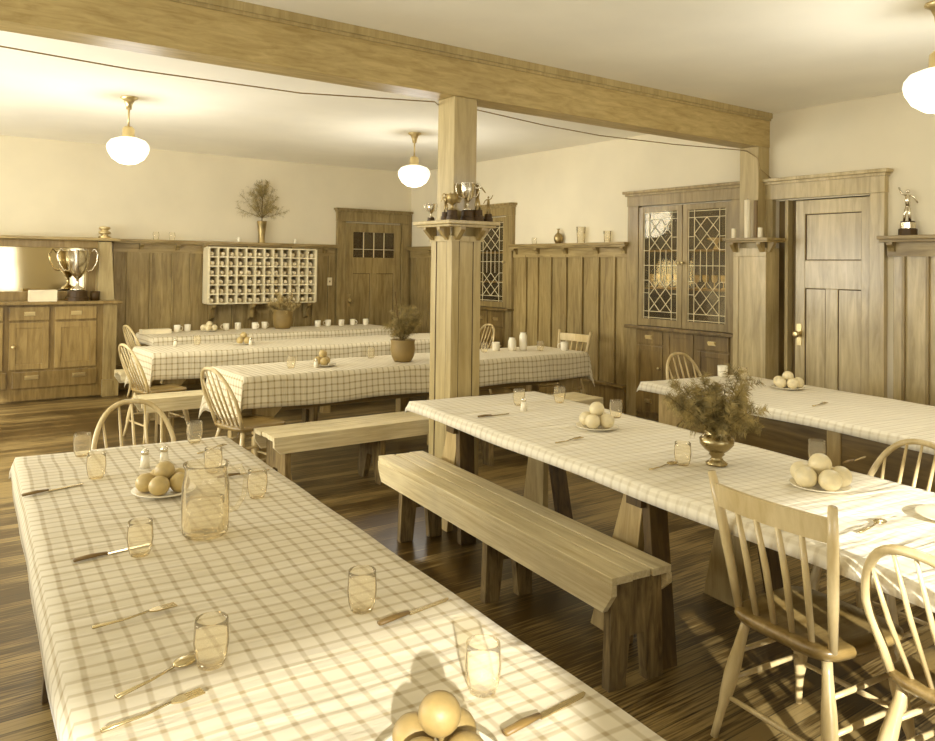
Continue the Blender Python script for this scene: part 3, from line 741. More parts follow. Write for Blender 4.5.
# ------------------------------------------------------------------ pendants
def pendant(label, x, y, k=1.0):
    t = thing('pendant_lamp', label, 'pendant lamp', (x, y, ZC))
    MB().lathe([(0,0),(.07,0),(.075,-.012),(.045,-.03),(.028,-.07),(.022,-.11),(0,-.112)], seg=20).build('canopy', 'brass', t, smooth=True)
    MB().lathe([(0,-.1),(.009,-.1),(.009,-.27),(0,-.27)], seg=10).build('stem', 'brass', t, smooth=True)
    MB().lathe([(0,-.26),(.03,-.26),(.05,-.28),(.055,-.35),(.07,-.37),(0,-.37)], seg=20).build('fitter', 'brass', t, smooth=True)
    MB().lathe([(.05,-.355),(.08,-.36),(.145,-.385),(.172,-.42),(.178,-.45),(.168,-.49),(.135,-.545),(.075,-.585),(0,-.60)], seg=32).build('globe_shade', 'globe', t, smooth=True)
    return t
pendant('milk glass pendant lamp hanging over the sideboard end of the room', 1.66, 7.36)
pendant('milk glass pendant lamp hanging just left of the pillar', 4.62, 7.33)
pendant('milk glass pendant lamp cut off at the top right edge', 4.57, 1.95)
for x, y in ((1.66, 7.36), (4.62, 7.33), (4.57, 1.95)):
    l = bpy.data.lights.new('lamp_bulb', 'POINT'); l.energy = 32; l.color = (1, .99, .95); l.shadow_soft_size = .25
    o = bpy.data.objects.new('lamp_bulb_light', l); COL.objects.link(o); o.location = (x, y, ZC-.78)

# cord strung behind the beam
pts = []
key = [(-2.3, 2.70), (.418, 2.636), (.989, 2.618), (1.96, 2.625), (2.93, 2.70), (3.03, 2.705), (3.29, 2.69), (3.9, 2.655), (4.49, 2.64), (5.4, 2.66), (6.31, 2.70), (6.42, 2.70)]
for x, z in key: pts.append((x, 4.40 if not 2.95 < x < 3.25 else 4.50, z))
pts += [(6.41, 4.28, 2.62), (6.42, 4.26, 2.52), (6.56, 4.24, 2.44)]
o = MB().tube(pts, .004, 6).build('hanging_cord', 'wire', smooth=True); tag(o, 'thin cord strung sagging below the long ceiling beam', 'cord')

# ------------------------------------------------------------------ tables
TZ = .735
def table_trestle(name, label, c, L_, W_, rz, ys):
    t = thing(name, label, 'table', (c[0], c[1], 0), rz)
    m = MB(); n = 4
    for i in range(n): m.box(-W_/2+W_*i/n+.002, -W_/2+W_*(i+1)/n-.002, -L_/2, L_/2, TZ-.035, TZ)
    m.build('tabletop', 'table', t)
    for y in ys:
        MB().box(-W_*.42, W_*.42, y-.045, y+.045, TZ-.125, TZ-.035).build('trestle_beam', 'leg_dark', t)
        for s in (-1, 1):
            x = s*W_*.33
            # side-facing board splayed towards the far end, its lit tone painted in
            m = MB(); m.hexa([(x-.02+s*.045, y+.06, 0), (x+.02+s*.045, y+.06, 0), (x+.02+s*.045, y+.30, 0), (x-.02+s*.045, y+.30, 0)],
                             [(x-.02, y+.0, TZ-.04), (x+.02, y+.0, TZ-.04), (x+.02, y+.11, TZ-.04), (x-.02, y+.11, TZ-.04)])
            m.build('leg', 'leg_light', t, bevel=.003)
            m = MB(); m.hexa([(x-.05+s*.045, y-.17, 0), (x+.05+s*.045, y-.17, 0), (x+.05+s*.045, y-.125, 0), (x-.05+s*.045, y-.125, 0)],
                             [(x-.05, y-.05, TZ-.04), (x+.05, y-.05, TZ-.04), (x+.05, y-.004, TZ-.04), (x-.05, y-.004, TZ-.04)])
            m.build('leg', 'leg_dark', t, bevel=.003)  # end-facing board, its shade put into the darker wood colour
    return t
def table_framed(name, label, c, L_, W_, rz, nlegs=3):
    t = thing(name, label, 'table', (c[0], c[1], 0), rz)
    m = MB(); n = 4
    for i in range(n): m.box(-W_/2+W_*i/n+.002, -W_/2+W_*(i+1)/n-.002, -L_/2, L_/2, TZ-.03, TZ)
    m.build('tabletop', 'table', t)
    for s in (-1, 1):
        MB().box(s*(W_/2-.08)-.015, s*(W_/2-.08)+.015, -L_/2+.12, L_/2-.12, TZ-.28, TZ-.03).build('apron', 'table', t)
        for k in range(nlegs):
            y = -L_/2+.16+(L_-.32)*k/(nlegs-1)
            MB().box(s*(W_/2-.1)-.045, s*(W_/2-.1)+.045, y-.045, y+.045, 0, TZ-.03).build('leg', 'leg_light', t, bevel=.004)
        for ye, sg in ((-L_/2+.16, 1), (L_/2-.16, -1)):
            m = MB(); x = s*(W_/2-.06)
            m.prism([(ye+sg*.04, TZ-.03), (ye+sg*.30, TZ-.03), (ye+sg*.30, TZ-.1), (ye+sg*.14, TZ-.28), (ye+sg*.04, TZ-.38)], 'x', x-.006, x+.006)
            m.build('corner_brace', 'leg_light', t)
    return t
def sm(t): return t*t*(3-2*t)
def cloth(label, c, L_, W_, rz, dn, df, dl, dr, mat='cloth', step=.035, seed=1, puff=.0):
    rnd = random.Random(seed); ph = [rnd.uniform(0, 6) for _ in range(6)]
    z0 = TZ+.004
    bm = bmesh.new(); uvl = bm.loops.layers.uv.new('uv')
    def axis_pts(a, da, db):
        pts = []; v = -a/2-da
        lo = [(-a/2-da)+da*k/max(1, round(da/step)) for k in range(max(1, round(da/step)))] if da > 0 else []
        n = round(a/step); mid = [-a/2+a*k/n for k in range(n+1)]
        hi = [a/2+db*k/max(1, round(db/step)) for k in range(1, max(1, round(db/step))+1)] if db > 0 else []
        return lo+mid+hi
    us = axis_pts(W_, dl, dr); vs = axis_pts(L_, dn, df)
    G = {}
    for i, u in enumerate(us):
        for j, v in enumerate(vs):
            a = max(0, abs(u)-W_/2); b = max(0, abs(v)-L_/2)
            su = 1 if u > 0 else -1; sv = 1 if v > 0 else -1
            x = max(-W_/2, min(W_/2, u)); y = max(-L_/2, min(L_/2, v)); z = z0
            if a or b:
                d = math.hypot(a, b); mn = min(a, b)
                z = z0-d+.004*(d > 0)
                wav = .5+.5*math.sin(v*8.5+ph[0])*math.cos(v*3.1+ph[1]); wau = .5+.5*math.sin(u*9+ph[2])
                if a: x += su*(.012+a*(.03+.07*wav)+mn*.12)
                if b: y += sv*(.012+b*(.03+.06*wau)+mn*.12)
                z += .012*math.sin(v*5+ph[3])*min(1, a/.1)*.6
            else:
                z += .0012*math.sin(u*14+ph[4]+v*2)+.0015*math.sin(v*11+ph[5])+.0015
            G[i, j] = bm.verts.new((x, y, z))
    for i in range(len(us)-1):
        for j in range(len(vs)-1):
            f = bm.faces.new((G[i,j], G[i+1,j], G[i+1,j+1], G[i,j+1]))
            for lp, (a, b) in zip(f.loops, ((i,j),(i+1,j),(i+1,j+1),(i,j+1))): lp[uvl].uv = (us[a]+.4*c[0], vs[b])
    me = bpy.data.meshes.new('tablecloth'); bm.to_mesh(me); bm.free()
    for p in me.polygons: p.use_smooth = True
    me.materials.append(MT[mat])
    o = bpy.data.objects.new('tablecloth', me); COL.objects.link(o); o.location = (c[0], c[1], 0); o.rotation_euler = (0,0,rz)
    so = o.modifiers.new('thick', 'SOLIDIFY'); so.thickness = .002; so.offset = 1
    return tag(o, label, 'tablecloth')
D = math.radians
# local y = length of the table
LT = ((.748, 1.65), 4.5, .91, D(-3.9))
MTb = ((2.905, 2.1), 4.2, .955, D(-6.3))
RT = ((4.90, 2.4), 3.2, 1.05, D(-8))
T1 = ((3.94, 6.14), 3.58, .76, D(-90)); T2 = ((3.82, 8.06), 3.65, .74, D(-90)); T3 = ((4.02, 9.72), 3.2, .78, D(-90))
table_trestle('trestle_table', 'long trestle table nearest the camera at the left', LT[0], LT[1]-.02, LT[2]-.02, LT[3], (-1.3, 0.2, 1.7))
table_trestle('trestle_table', 'long trestle table in the middle, beside the plank bench', MTb[0], MTb[1]-.02, MTb[2]-.02, MTb[3], (-1.55, .12, 1.72))
table_framed('dining_table', 'long table at right in front of the panelled door', RT[0], RT[1]-.02, RT[2]-.02, RT[3])
table_framed('dining_table', 'long table crossing behind the pillar, front one of the rear three', T1[0], T1[1]-.02, T1[2]-.02, T1[3])
table_framed('dining_table', 'long table in the middle of the rear three', T2[0], T2[1]-.02, T2[2]-.02, T2[3])
table_framed('dining_table', 'long table nearest the back wall under the pigeonhole rack', T3[0], T3[1]-.02, T3[2]-.02, T3[3])
cloth('checked cloth on the table nearest the camera, sunlit at its near end', *LT, .1, .05, .085, .1, 'cloth_near', seed=3)
cloth('pale checked cloth on the middle table holding the silver vase', *MTb, .1, .07, .055, .06, 'cloth_pale', seed=5)
cloth('checked cloth on the right-hand table in front of the door', *RT, .1, .05, .06, .06, 'cloth_pale', seed=6)
cloth('checked cloth hanging low on the table that passes behind the pillar', *T1, .36, .27, .25, .24, 'cloth', seed=8)
cloth('checked cloth on the middle table of the rear three', *T2, .34, .25, .25, .25, 'cloth', seed=9)
cloth('checked cloth on the table under the pigeonhole rack', *T3, .10, .22, .15, .24, 'cloth', seed=10)

# ------------------------------------------------------------------ benches
def bench(label, c, L_, W_, rz, ys, h=.44):
    t = thing('plank_bench', label, 'bench', (c[0], c[1], 0), rz)
    ws = [-W_/2, -W_*.14, W_*.17, W_/2]
    for i in range(3):
        o = .008*(i % 2)
        MB().box(ws[i]+.004, ws[i+1]-.004, -L_/2+o, L_/2-o, h-.03, h).build('seat_plank', 'bench', t, bevel=.003)
    for s in (-1, 1):
        m = MB(); x0_, x1_ = (-W_/2+.001, -W_/2+.028) if s < 0 else (W_/2-.028, W_/2-.001)
        hh = .115 if s < 0 else .085
        m.prism([(-L_/2, h-.03), (-L_/2, h-.07), (-L_/2+.05, h-.03-hh), (L_/2-.05, h-.03-hh), (L_/2, h-.07), (L_/2, h-.03)], 'x', x0_, x1_)
        m.build('side_rail', 'bench', t, bevel=.002)
    for y in ys:
        a, b = -W_/2+.03, W_/2-.03
        m = MB(); m.prism([(a, h-.031), (a-.012, 0), (a+.07, 0), (-.035, .19), (.035, .19), (b-.07, 0), (b+.012, 0), (b, h-.031)], 'y', y-.022, y+.022)
        m.build('leg_board', 'bench_leg', t, bevel=.002)
    return t
bench('rough three-plank bench standing between the two front tables', (2.46, 3.12), 2.14, .31, D(-5.8), (-1.02, -.13, .80))
bench('long plank bench in front of the table behind the pillar', (3.63, 5.185), 3.10, .38, D(-90), (-1.44, -.70, .30, 1.42))
bench('plank bench in front of the middle rear table', (3.32, 7.11), 3.2, .30, D(-90), (-1.4, 0, 1.4))
bench('plank bench in front of the table nearest the back wall', (3.55, 8.92), 3.2, .32, D(-90), (-1.4, 0, 1.4))

# ------------------------------------------------------------------ chairs (face +x, origin on the floor under the seat)
def turned(m, p, q, r0, r1, bul=1.35):
    p, q = Vector(p), Vector(q); pts = [p.lerp(q, k/8) for k in range(9)]
    prof = [r1, r1*1.05, r1*1.15, r0*1.1*bul*.8, r0*bul, r0*bul*.95, r0*1.05, r0*.9, r0*.85]
    return m.tube(pts, prof, 10)
def seat_mb(w, d, th, h, shape='D'):
    m = MB(); bm = m.bm; n = 36
    def out(k, s):
        a = 2*PI*k/n; e = .36
        cx_, sy_ = math.cos(a), math.sin(a)
        x = math.copysign(abs(cx_)**e, cx_)*d/2*s; y = math.copysign(abs(sy_)**e, sy_)*w/2*s
        y *= 1+.06*(x/(d/2)); return x, y
    rings = []
    for s, z in ((.0, h-th), (.93, h-th), (1.0, h-th*.45), (.99, h-.004), (.95, h), (.7, h-.007), (.35, h-.011), (.0, h-.011)):
        if s == 0: rings.append([bm.verts.new((0,0,z))])
        else: rings.append([bm.verts.new((*out(k, s), z)) for k in range(n)])
    for A, B in zip(rings, rings[1:]):
        for k in range(n):
            j = (k+1) % n
            if len(A) == 1: bm.faces.new((A[0], B[j], B[k]))
            elif len(B) == 1: bm.faces.new((A[k], A[j], B[0]))
            else: bm.faces.new((A[k], A[j], B[j], B[k]))
    return m
def legs(t, w, d, h, mat='chair'):
    P = []
    for sx in (-1, 1):
        for sy in (-1, 1):
            top = (sx*(d/2-.06), sy*(w/2-.06), h-.03); ft = (sx*(d/2+.015), sy*(w/2+.015), 0)
            turned(MB(), ft, top, .019, .013).build('leg', mat, t, smooth=True); P.append((Vector(top), Vector(ft)))
    def at(i, z):
        a, b = P[i]; k = (a.z-z)/(a.z-b.z); return a.lerp(b, k)
    # P order: (-,-),(-,+),(+,-),(+,+)
    for i, j, z in ((0, 2, .20), (1, 3, .20), (0, 1, .145), (2, 3, .17), (0, 2, .30), (1, 3, .30)):
        MB().tube([at(i, z), at(i, z).lerp(at(j, z), .5), at(j, z)], [.008, .010, .008], 8).build('stretcher', mat, t, smooth=True)
def rod_chair(label, loc, rz, group=None):
    t = thing('rod_back_chair', label, 'chair', (*loc, 0), rz, group)
    w, d, h = .42, .41, .45
    seat_mb(w, d, .04, h).build('seat', 'seat', t, smooth=True)
    legs(t, w, d, h)
    lean = -.075
    for s in (-1, 1):
        m = MB(); m.tube([(-d/2+.05, s*.178, h-.01), (-d/2+.026, s*.195, h+.15), (-d/2-.002, s*.213, h+.31), (-d/2-.03, s*.23, h+.455)], [.014, .017, .018, .014], 8)
        m.build('back_post', 'chair', t, smooth=True)
    m = MB()
    for k in range(8):
        a, b = -1+2*k/8, -1+2*(k+1)/8
        def pt(s, z, o): return (-d/2-.008-.02*(z-h-.33)/.1-.022*(1-s*s)+o, s*.218, z)
        m.hexa([pt(a, h+.34, -.008), pt(a, h+.34, .008), pt(b, h+.34, .008), pt(b, h+.34, -.008)], [pt(a, h+.418, -.008), pt(a, h+.418, .008), pt(b, h+.418, .008), pt(b, h+.418, -.008)])
    bmesh.ops.remove_doubles(m.bm, verts=m.bm.verts, dist=1e-5)
    m.build('crest_rail', 'chair', t)
    for k in range(4):
        s = -.6+1.2*k/3
        MB().tube([(-d/2+.05, s*.175, h-.01), (-d/2+.015, s*.19, h+.17), (-d/2-.012-.022*(1-s*s), s*.205, h+.345)], [.010, .0115, .009], 8).build('spindle', 'chair', t, smooth=True)
    return t
def hoop_chair(label, loc, rz, top=.86, hw=.215, group=None, nsp=5):
    t = thing('hoop_back_chair', label, 'chair', (*loc, 0), rz, group)
    w, d, h = .41, .41, .45
    seat_mb(w, d, .035, h).build('seat', 'seat', t, smooth=True)
    legs(t, w, d, h)
    H = top-h
    def hp(a):   # arc parameter 0..pi
        y = math.cos(a)*hw; z = math.sin(a)
        zz = h-.01+ (H+.01)*(z**.8); yy = y*(1.0 if z < .3 else 1.0)
        yy = math.copysign(abs(math.cos(a))**.8, math.cos(a))*hw
        if z < .4: yy *= .80+.5*z
        return Vector((-d/2+.035-.16*max(0, (zz-h)/H)**1.1, yy, zz))
    pts = [hp(PI*k/28) for k in range(29)]
    MB().tube(pts, .0135, 8).build('hoop', 'chair', t, smooth=True)
    for k in range(nsp):
        s = -.66+1.32*k/(nsp-1)
        # spindle top where the hoop is at that y
        best = min(pts[3:-3], key=lambda p: abs(p.y-s*hw))
        MB().tube([(-d/2+.045, s*hw*.8, h-.01), Vector((-d/2+.03, s*hw*.86, h)).lerp(best, .5), best], [.007, .0085, .0055], 7).build('spindle', 'chair', t, smooth=True)
    return t
A = rod_chair('pale rod-back chair at the middle table, beyond the near end of the plank bench', (2.512, 1.455), D(-6))
hc = hoop_chair('hoop-back chair at the bottom right corner, in front of the middle table', (2.515, .945), D(-8))
copy_tree(hc, (3.31, 1.65, 0), D(180-6), 'hoop-back chair on the far side of the middle table, behind the fruit plate')
copy_tree(hc, (5.54, 4.17, 0), D(-90-6), 'hoop-back chair at the far end of the right-hand table, before the china cupboard')
copy_tree(hc, (1.04, 4.10, 0), D(-90), 'hoop-back chair tucked in at the far end of the nearest left table')
copy_tree(hc, (2.13, 5.585, 0), D(12), 'hoop-back chair at the left end of the table behind the pillar')
copy_tree(hc, (2.0, 7.52, 0), D(9), 'hoop-back chair at the left end of the middle rear table')
copy_tree(hc, (2.52, 9.70, 0), D(6), 'hoop-back chair at the left end of the rearmost table')
copy_tree(hc, (5.83, 7.95, 0), D(178), 'hoop-back chair at right end of the middle rear table, just right of pillar')
copy_tree(A, (5.88, 6.32, 0), D(184), 'rod-back chair at the right end of the table behind the pillar')

# ------------------------------------------------------------------ table settings
ZS = TZ+.010
tum = None
def tumbler(x, y, label, h=1.0, mat=None):
    global tum
    if tum is None: tum = tumbler_mb().build('tumbler', 'glass', smooth=True); o = tum
    else: o = tum.copy(); COL.objects.link(o)
    o.location = (x, y, ZS); o.scale = (1, 1, h)
    return tag(o, label, 'glass')
for x, y, lb in (
    (.601, 2.427, 'clear tumbler on nearest left table, left of the pitcher beside a knife'),
    (.69, 3.80, 'clear tumbler at the far left corner of the nearest left table'),
    (.666, 3.381, 'clear tumbler on nearest left table, left of the fruit plate'),
    (1.098, 2.789, 'clear tumbler on nearest left table, right of the pitcher'),
    (1.18, 3.80, 'clear tumbler at the far right corner of nearest left table, before the hoop chair'),
    (1.079, 3.223, 'clear tumbler on nearest left table, just behind the pitcher'),
    (.959, 1.737, 'clear tumbler at the edge of the sun patch beside a slanting knife'),
    (.565, 1.68, 'clear tumbler at the sun line on the left side of nearest table'),
    (.98, 1.27, 'clear tumbler standing in the sun patch at the front'),
    (3.158, 3.76, 'clear tumbler at far end of the middle table, behind the salt shaker'),
    (3.38, 3.163, 'clear tumbler on middle table, right of the far fruit pile'),
    (3.362, 1.94, 'clear tumbler on middle table, behind the near fruit plate'),
    (3.44, 3.699, 'clear tumbler at the far right corner of the middle table'),
    (2.815, 2.24, 'clear tumbler on middle table, left of the silver vase'),
    (5.36, 3.70, 'clear tumbler on the right table behind the fir branches'),
    (2.672, 6.095, 'clear tumbler on table behind pillar, left of small fruit pile'),
    (3.58, 6.38, 'clear tumbler on table behind pillar, left of the clay pot'),
    (4.80, 6.26, 'clear tumbler on table behind pillar, first to the right of the pillar'),
    (5.40, 6.10, 'clear tumbler on table behind pillar, between creamer and rod-back chair'),
    (2.584, 8.30, 'clear tumbler at left part of the middle rear table')):
    tumbler(x, y, lb)
for i, (x, lb) in enumerate(((2.84, 'white mug on the rearmost table, left of its fruit pile, outer one'), (2.98, 'white mug on the rearmost table, close left of its fruit pile'),
        (3.45, 'white mug on the rearmost table, close right of its fruit pile'), (3.62, 'white mug on rearmost table below the left rack bracket'),
        (3.83, 'white mug on rearmost table below the middle of the rack'), (3.98, 'white mug on rearmost table, left of the potted fir sprigs'),
        (4.72, 'white mug on rearmost table, right of the potted fir sprigs'), (4.90, 'white mug on rearmost table below the right rack bracket'),
        (5.08, 'white mug on rearmost table near the back door, left one'), (5.28, 'white mug on rearmost table near the back door, middle one'),
        (5.46, 'white mug on rearmost table near the back door, right one'))):
    if i == 0:
        m0 = thing('china_mug', lb, 'mug', (x, 9.9, ZS))
        MB().lathe([(0,0),(.034,0),(.038,.01),(.04,.088),(.036,.088),(.034,.012),(0,.012)], seg=16).build('body', 'china', m0, smooth=True)
        MB().tube([(.036,0,.07),(.06,0,.068),(.068,0,.045),(.058,0,.022),(.036,0,.02)], .005, 6).build('handle', 'china', m0, smooth=True)
    else: copy_tree(m0, (x, 9.9+.05*(i%2), ZS), rz=i*1.3, label=lb)
copy_tree(m0, (5.385, 3.90, ZS), .5, 'white mug on the right table in front of the hoop-back chair')
copy_tree(m0, (4.98, 6.30, ZS), .5, 'white mug on table behind pillar, left of the two pale jars')
copy_tree(m0, (5.62, 5.98, ZS), 2.5, 'white mug on table behind pillar, at its far right end')
single('milk_jar', MB().lathe([(0,0),(.04,0),(.045,.02),(.042,.1),(.03,.12),(.034,.13),(0,.13)], seg=14), 'china', (5.14, 6.24, ZS), 'pale milk jar on table behind pillar, left of its taller neighbour', 'jar')
single('milk_jar', MB().lathe([(0,0),(.036,0),(.04,.02),(.04,.15),(.03,.17),(.034,.18),(0,.18)], seg=14), 'china', (5.27, 6.22, ZS), 'taller pale jar on table behind pillar, between mug and tumbler', 'jar')
single('bread_stack', MB().box(-.17,.17,-.07,.07,0,.05), 'linen', (2.57, 9.85, ZS), 'folded white cloth bundle at left end of the rearmost table', 'cloth', smooth=False)

sh = None
def shaker(x, y, label):
    global sh
    if sh is None:
        sh = thing('salt_shaker', label, 'shaker', (x, y, ZS))
        MB().lathe([(0,0),(.02,0),(.018,.03),(.014,.055),(0,.055)], seg=12).build('jar', 'china', sh, smooth=True)
        MB().lathe([(0,.055),(.015,.055),(.015,.068),(.008,.078),(0,.08)], seg=12).build('cap', 'silver', sh, smooth=True)
    else: copy_tree(sh, (x, y, ZS), label=label)
shaker(.865, 3.438, 'small shaker behind the fruit plate on nearest table, left one')
shaker(.945, 3.448, 'small shaker behind the fruit plate on nearest table, right one')
shaker(3.06, 3.60, 'white salt shaker at far end of the middle table')
shaker(3.05, 8.0, 'pale salt shaker on the middle rear table')
shaker(2.35, 8.25, 'pale salt shaker near left end of middle rear table')
shaker(2.85, 6.0, 'pale salt shaker on table behind the pillar, beside fruit pile')

# pitcher with ribs and handle
t = thing('glass_pitcher', 'ribbed clear glass water pitcher on the nearest left table', 'pitcher', (.815, 2.50, ZS))
MB().lathe([(0,0),(.062,0),(.07,.012),(.071,.15),(.064,.185),(.062,.205),(.069,.222),(.064,.222),(.057,.205),(.059,.185),(.065,.15),(.064,.02),(0,.014)], seg=32, ripple=.03).build('body', 'glass', t, smooth=True)
MB().tube([(.062,-.02,.2),(.10,-.03,.205),(.118,-.035,.17),(.112,-.033,.11),(.09,-.028,.075),(.068,-.02,.065)], .008, 8).build('handle', 'glass', t, smooth=True)
MB().lathe([(0,.014),(.063,.014),(.064,.11),(0,.11)], seg=24).build('water', 'glass', t, smooth=True)

# fruit plates
orn = {}
def pile(px, py, r, where, mat='orange', n=5, plate=True):
    if plate:
        t = MB().lathe([(0,0),(.06,0),(.065,.004),(.11,.014),(.115,.018),(.11,.018),(.06,.008),(0,.007)], seg=28).build('plate', 'china', smooth=True, loc=(px, py, ZS))
        tag(t, f'white plate under the oranges {where}', 'plate')
    zb = ZS+(.008 if plate else 0)
    pos = []
    base = n; R1 = r*1.01/math.sin(PI/n)
    for k in range(base):
        a = 2*PI*k/base+.4; pos.append((px+math.cos(a)*R1, py+math.sin(a)*R1, zb+r))
    tops = [(px, py, zb+r+math.sqrt(4.05*r*r-R1*R1))]
    for k, q in enumerate(pos+tops):
        key = (mat, round(r, 3))
        if key not in orn: orn[key] = MB().sphere((0,0,0), r, 18, (1,1,.95)).build('orange', mat, smooth=True); o = orn[key]
        else: o = orn[key].copy(); COL.objects.link(o)
        o.location = q; o.rotation_euler = (random.uniform(-.3,.3), random.uniform(-.3,.3), random.uniform(0,6))
        if k < len(pos): tag(o, f'orange in the lower ring of the pile {where}', 'orange', f'oranges in the lower ring {where}')
        else:
            tag(o, f'topmost orange of the pile {where}', 'orange')
            if 'group' in o: del o['group']
pile(.83, 3.02, .037, 'on the nearest table behind the pitcher', n=5)
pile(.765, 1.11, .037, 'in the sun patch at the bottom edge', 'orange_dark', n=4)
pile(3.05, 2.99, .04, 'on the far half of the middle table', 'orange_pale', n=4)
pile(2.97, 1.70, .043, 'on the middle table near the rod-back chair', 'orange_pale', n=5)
pile(5.25, 3.25, .04, 'on the right-hand table before the door', 'orange_pale', n=5)
pile(2.95, 6.08, .036, 'on the table behind the pillar', n=3)
pile(3.02, 8.12, .036, 'on the middle table of the rear three', n=4)
pile(3.22, 9.85, .04, 'on the rearmost table', 'orange_pale', n=5)

# cutlery
kn = sp = None
def knife(x, y, rz, label):
    global kn
    if kn is None:
        kn = thing('table_knife', label, 'knife', (x, y, ZS), rz)
        MB().prism([(-.01,-.007),(.11,-.009),(.125,-.002),(.125,.004),(-.01,.007)], 'z', 0, .0025).build('blade', 'steel', kn)
        MB().tube([(-.1,0,.006),(-.05,0,.007),(-.008,0,.005)], [.009,.010,.007], 8, flat=.6).build('handle', 'handle', kn, smooth=True)
    else: copy_tree(kn, (x, y, ZS), rz, label)
def spoon(x, y, rz, label):
    global sp
    if sp is None:
        sp = thing('table_spoon', label, 'spoon', (x, y, ZS), rz)
        MB().tube([(-.11,0,.006),(-.03,0,.004),(.03,0,.008)], [.007,.004,.004], 6, flat=.5).build('handle', 'steel', sp, smooth=True)
        MB().sphere((.055,0,.008), .03, 12, (1,.68,.22)).build('bowl', 'steel', sp, smooth=True)
    else: copy_tree(sp, (x, y, ZS), rz, label)
fork_ = None
def fork(x, y, rz, label):
    global fork_
    if fork_ is None:
        fork_ = thing('table_fork', label, 'fork', (x, y, ZS), rz)
        MB().tube([(-.10,0,.006),(-.02,0,.004),(.03,0,.009)], [.007,.004,.004], 6, flat=.5).build('handle', 'steel', fork_, smooth=True)
        m = MB(); m.prism([(.03,-.004),(.045,-.012),(.06,-.012),(.06,.012),(.045,.012),(.03,.004)], 'z', .006, .009)
        for s in (-.0105, -.0035, .0035, .0105): m.box(.06, .095, s-.0015, s+.0015, .006, .009)
        m.build('tines', 'steel', fork_)
    else: copy_tree(fork_, (x, y, ZS), rz, label)
knife(.53, 2.48, .15, 'knife beside the tumbler left of the pitcher')
knife(1.05, 1.652, .15, 'knife slanting at the sun line beside a tumbler')
knife(1.02, 1.135, .1, 'knife lying in the sun patch near the right table edge')
knife(.49, 3.28, .3, 'knife at far left of the nearest table')
knife(1.16, 3.12, .1, 'knife on nearest table behind the pitcher at the right edge')
fork(1.20, 3.60, .6, 'fork near the far right corner of the nearest table')
fork(.49, 2.0, .1, 'fork on left side of nearest table, between knife and sun line')
spoon(.47, 1.69, .4, 'spoon at the sun line on left side of nearest table')
fork(.42, 1.56, .15, 'fork in the sun on left side of nearest table')
knife(2.80, 3.57, .0, 'knife at the far end of the middle table')
spoon(2.72, 2.26, .1, 'spoon on the middle table, left of silver vase')
knife(3.53, 1.86, .1, 'knife at the far edge of middle table, behind the fruit plate')
spoon(2.68, 1.345, .1, 'spoon in the sunlight on the middle table')
fork(2.72, 2.85, .1, 'fork on the middle table, left of the far fruit pile')
knife(4.86, 3.35, .1, 'knife on the right-hand table, left of the fruit')
fork(4.80, 2.75, .1, 'fork on the right-hand table, nearer than the fruit')
single('dinner_plate', MB().lathe([(0,0),(.08,0),(.085,.004),(.13,.016),(.125,.018),(.08,.009),(0,.008)], seg=32), 'china', (3.0, 1.22, ZS), 'white dinner plate in bright sun on the middle table', 'plate')

# ------------------------------------------------------------------ fir sprigs
def sprigs(mb_stem, mb_need, base, n, H, spread, seed, z0=0, need=.028, droop=.0, dens=55):
    rnd = random.Random(seed); base = Vector(base)
    for i in range(n):
        a = 2*PI*i/n+rnd.uniform(-.3, .3); tilt = rnd.uniform(.15, 1)*spread; L_ = H*rnd.uniform(.65, 1.1)*(1-.12*tilt)
        d = Vector((math.cos(a)*math.sin(tilt), math.sin(a)*math.sin(tilt), math.cos(tilt)))
        pts = [base+d*L_*k/6+Vector((0,0,-droop*(k/6)**2*L_*tilt)) for k in range(7)]
        mb_stem.tube(pts, [.0028*(1-.1*k) for k in range(7)], 4)
        twigs = [(pts, 1.0)]
        for k in (2, 3, 4, 5):
            for s in (-1, 1):
                side = d.cross(Vector((rnd.uniform(-1,1), rnd.uniform(-1,1), rnd.uniform(-.5,1)))).normalized()*s
                q = pts[k]; e = q+(d*.7+side*.8).normalized()*L_*.3*rnd.uniform(.6, 1.1)
                twigs.append(([q.lerp(e, j/3) for j in range(4)], .5))
        for tp, w in twigs:
            m_ = int(dens*w)
            for j in range(m_):
                u = (j+.5)/m_; u = (.12 if w == 1 else 0)+(u*(.88 if w == 1 else 1)); idx = u*(len(tp)-1); k = min(int(idx), len(tp)-2)
                c = tp[k].lerp(tp[k+1], idx-k); dd = (tp[k+1]-tp[k]).normalized()
                rv = Vector((rnd.gauss(0,1), rnd.gauss(0,1), rnd.gauss(0,1))); sd = (rv-dd*rv.dot(dd)).normalized()
                tip = c+(dd*.5+sd).normalized()*need*rnd.uniform(.7, 1.2)
                wd = dd*.0016
                vs = [mb_need.bm.verts.new(p) for p in (c-wd, c+wd, tip)]
                mb_need.bm.faces.new(vs)
def bouquet(label, name, loc, vase_prof, vmat, H, spread, n, seed, top, nmat='needles', need=.03, extra=None, dens=55, flat=1):
    t = thing(name, label, 'plant', loc)
    MB().lathe(vase_prof, seg=28).build('vase', vmat, t, smooth=True)
    st, ne = MB(), MB()
    sprigs(st, ne, (0,0,top), n, H, spread, seed, need=need, dens=dens)
    if extra: extra(st, ne)
    if flat != 1:
        for q in (st, ne): bmesh.ops.scale(q.bm, verts=q.bm.verts, vec=(1, flat, 1))
    st.build('stems', 'stem', t); ne.build('needles', nmat, t)
    return t
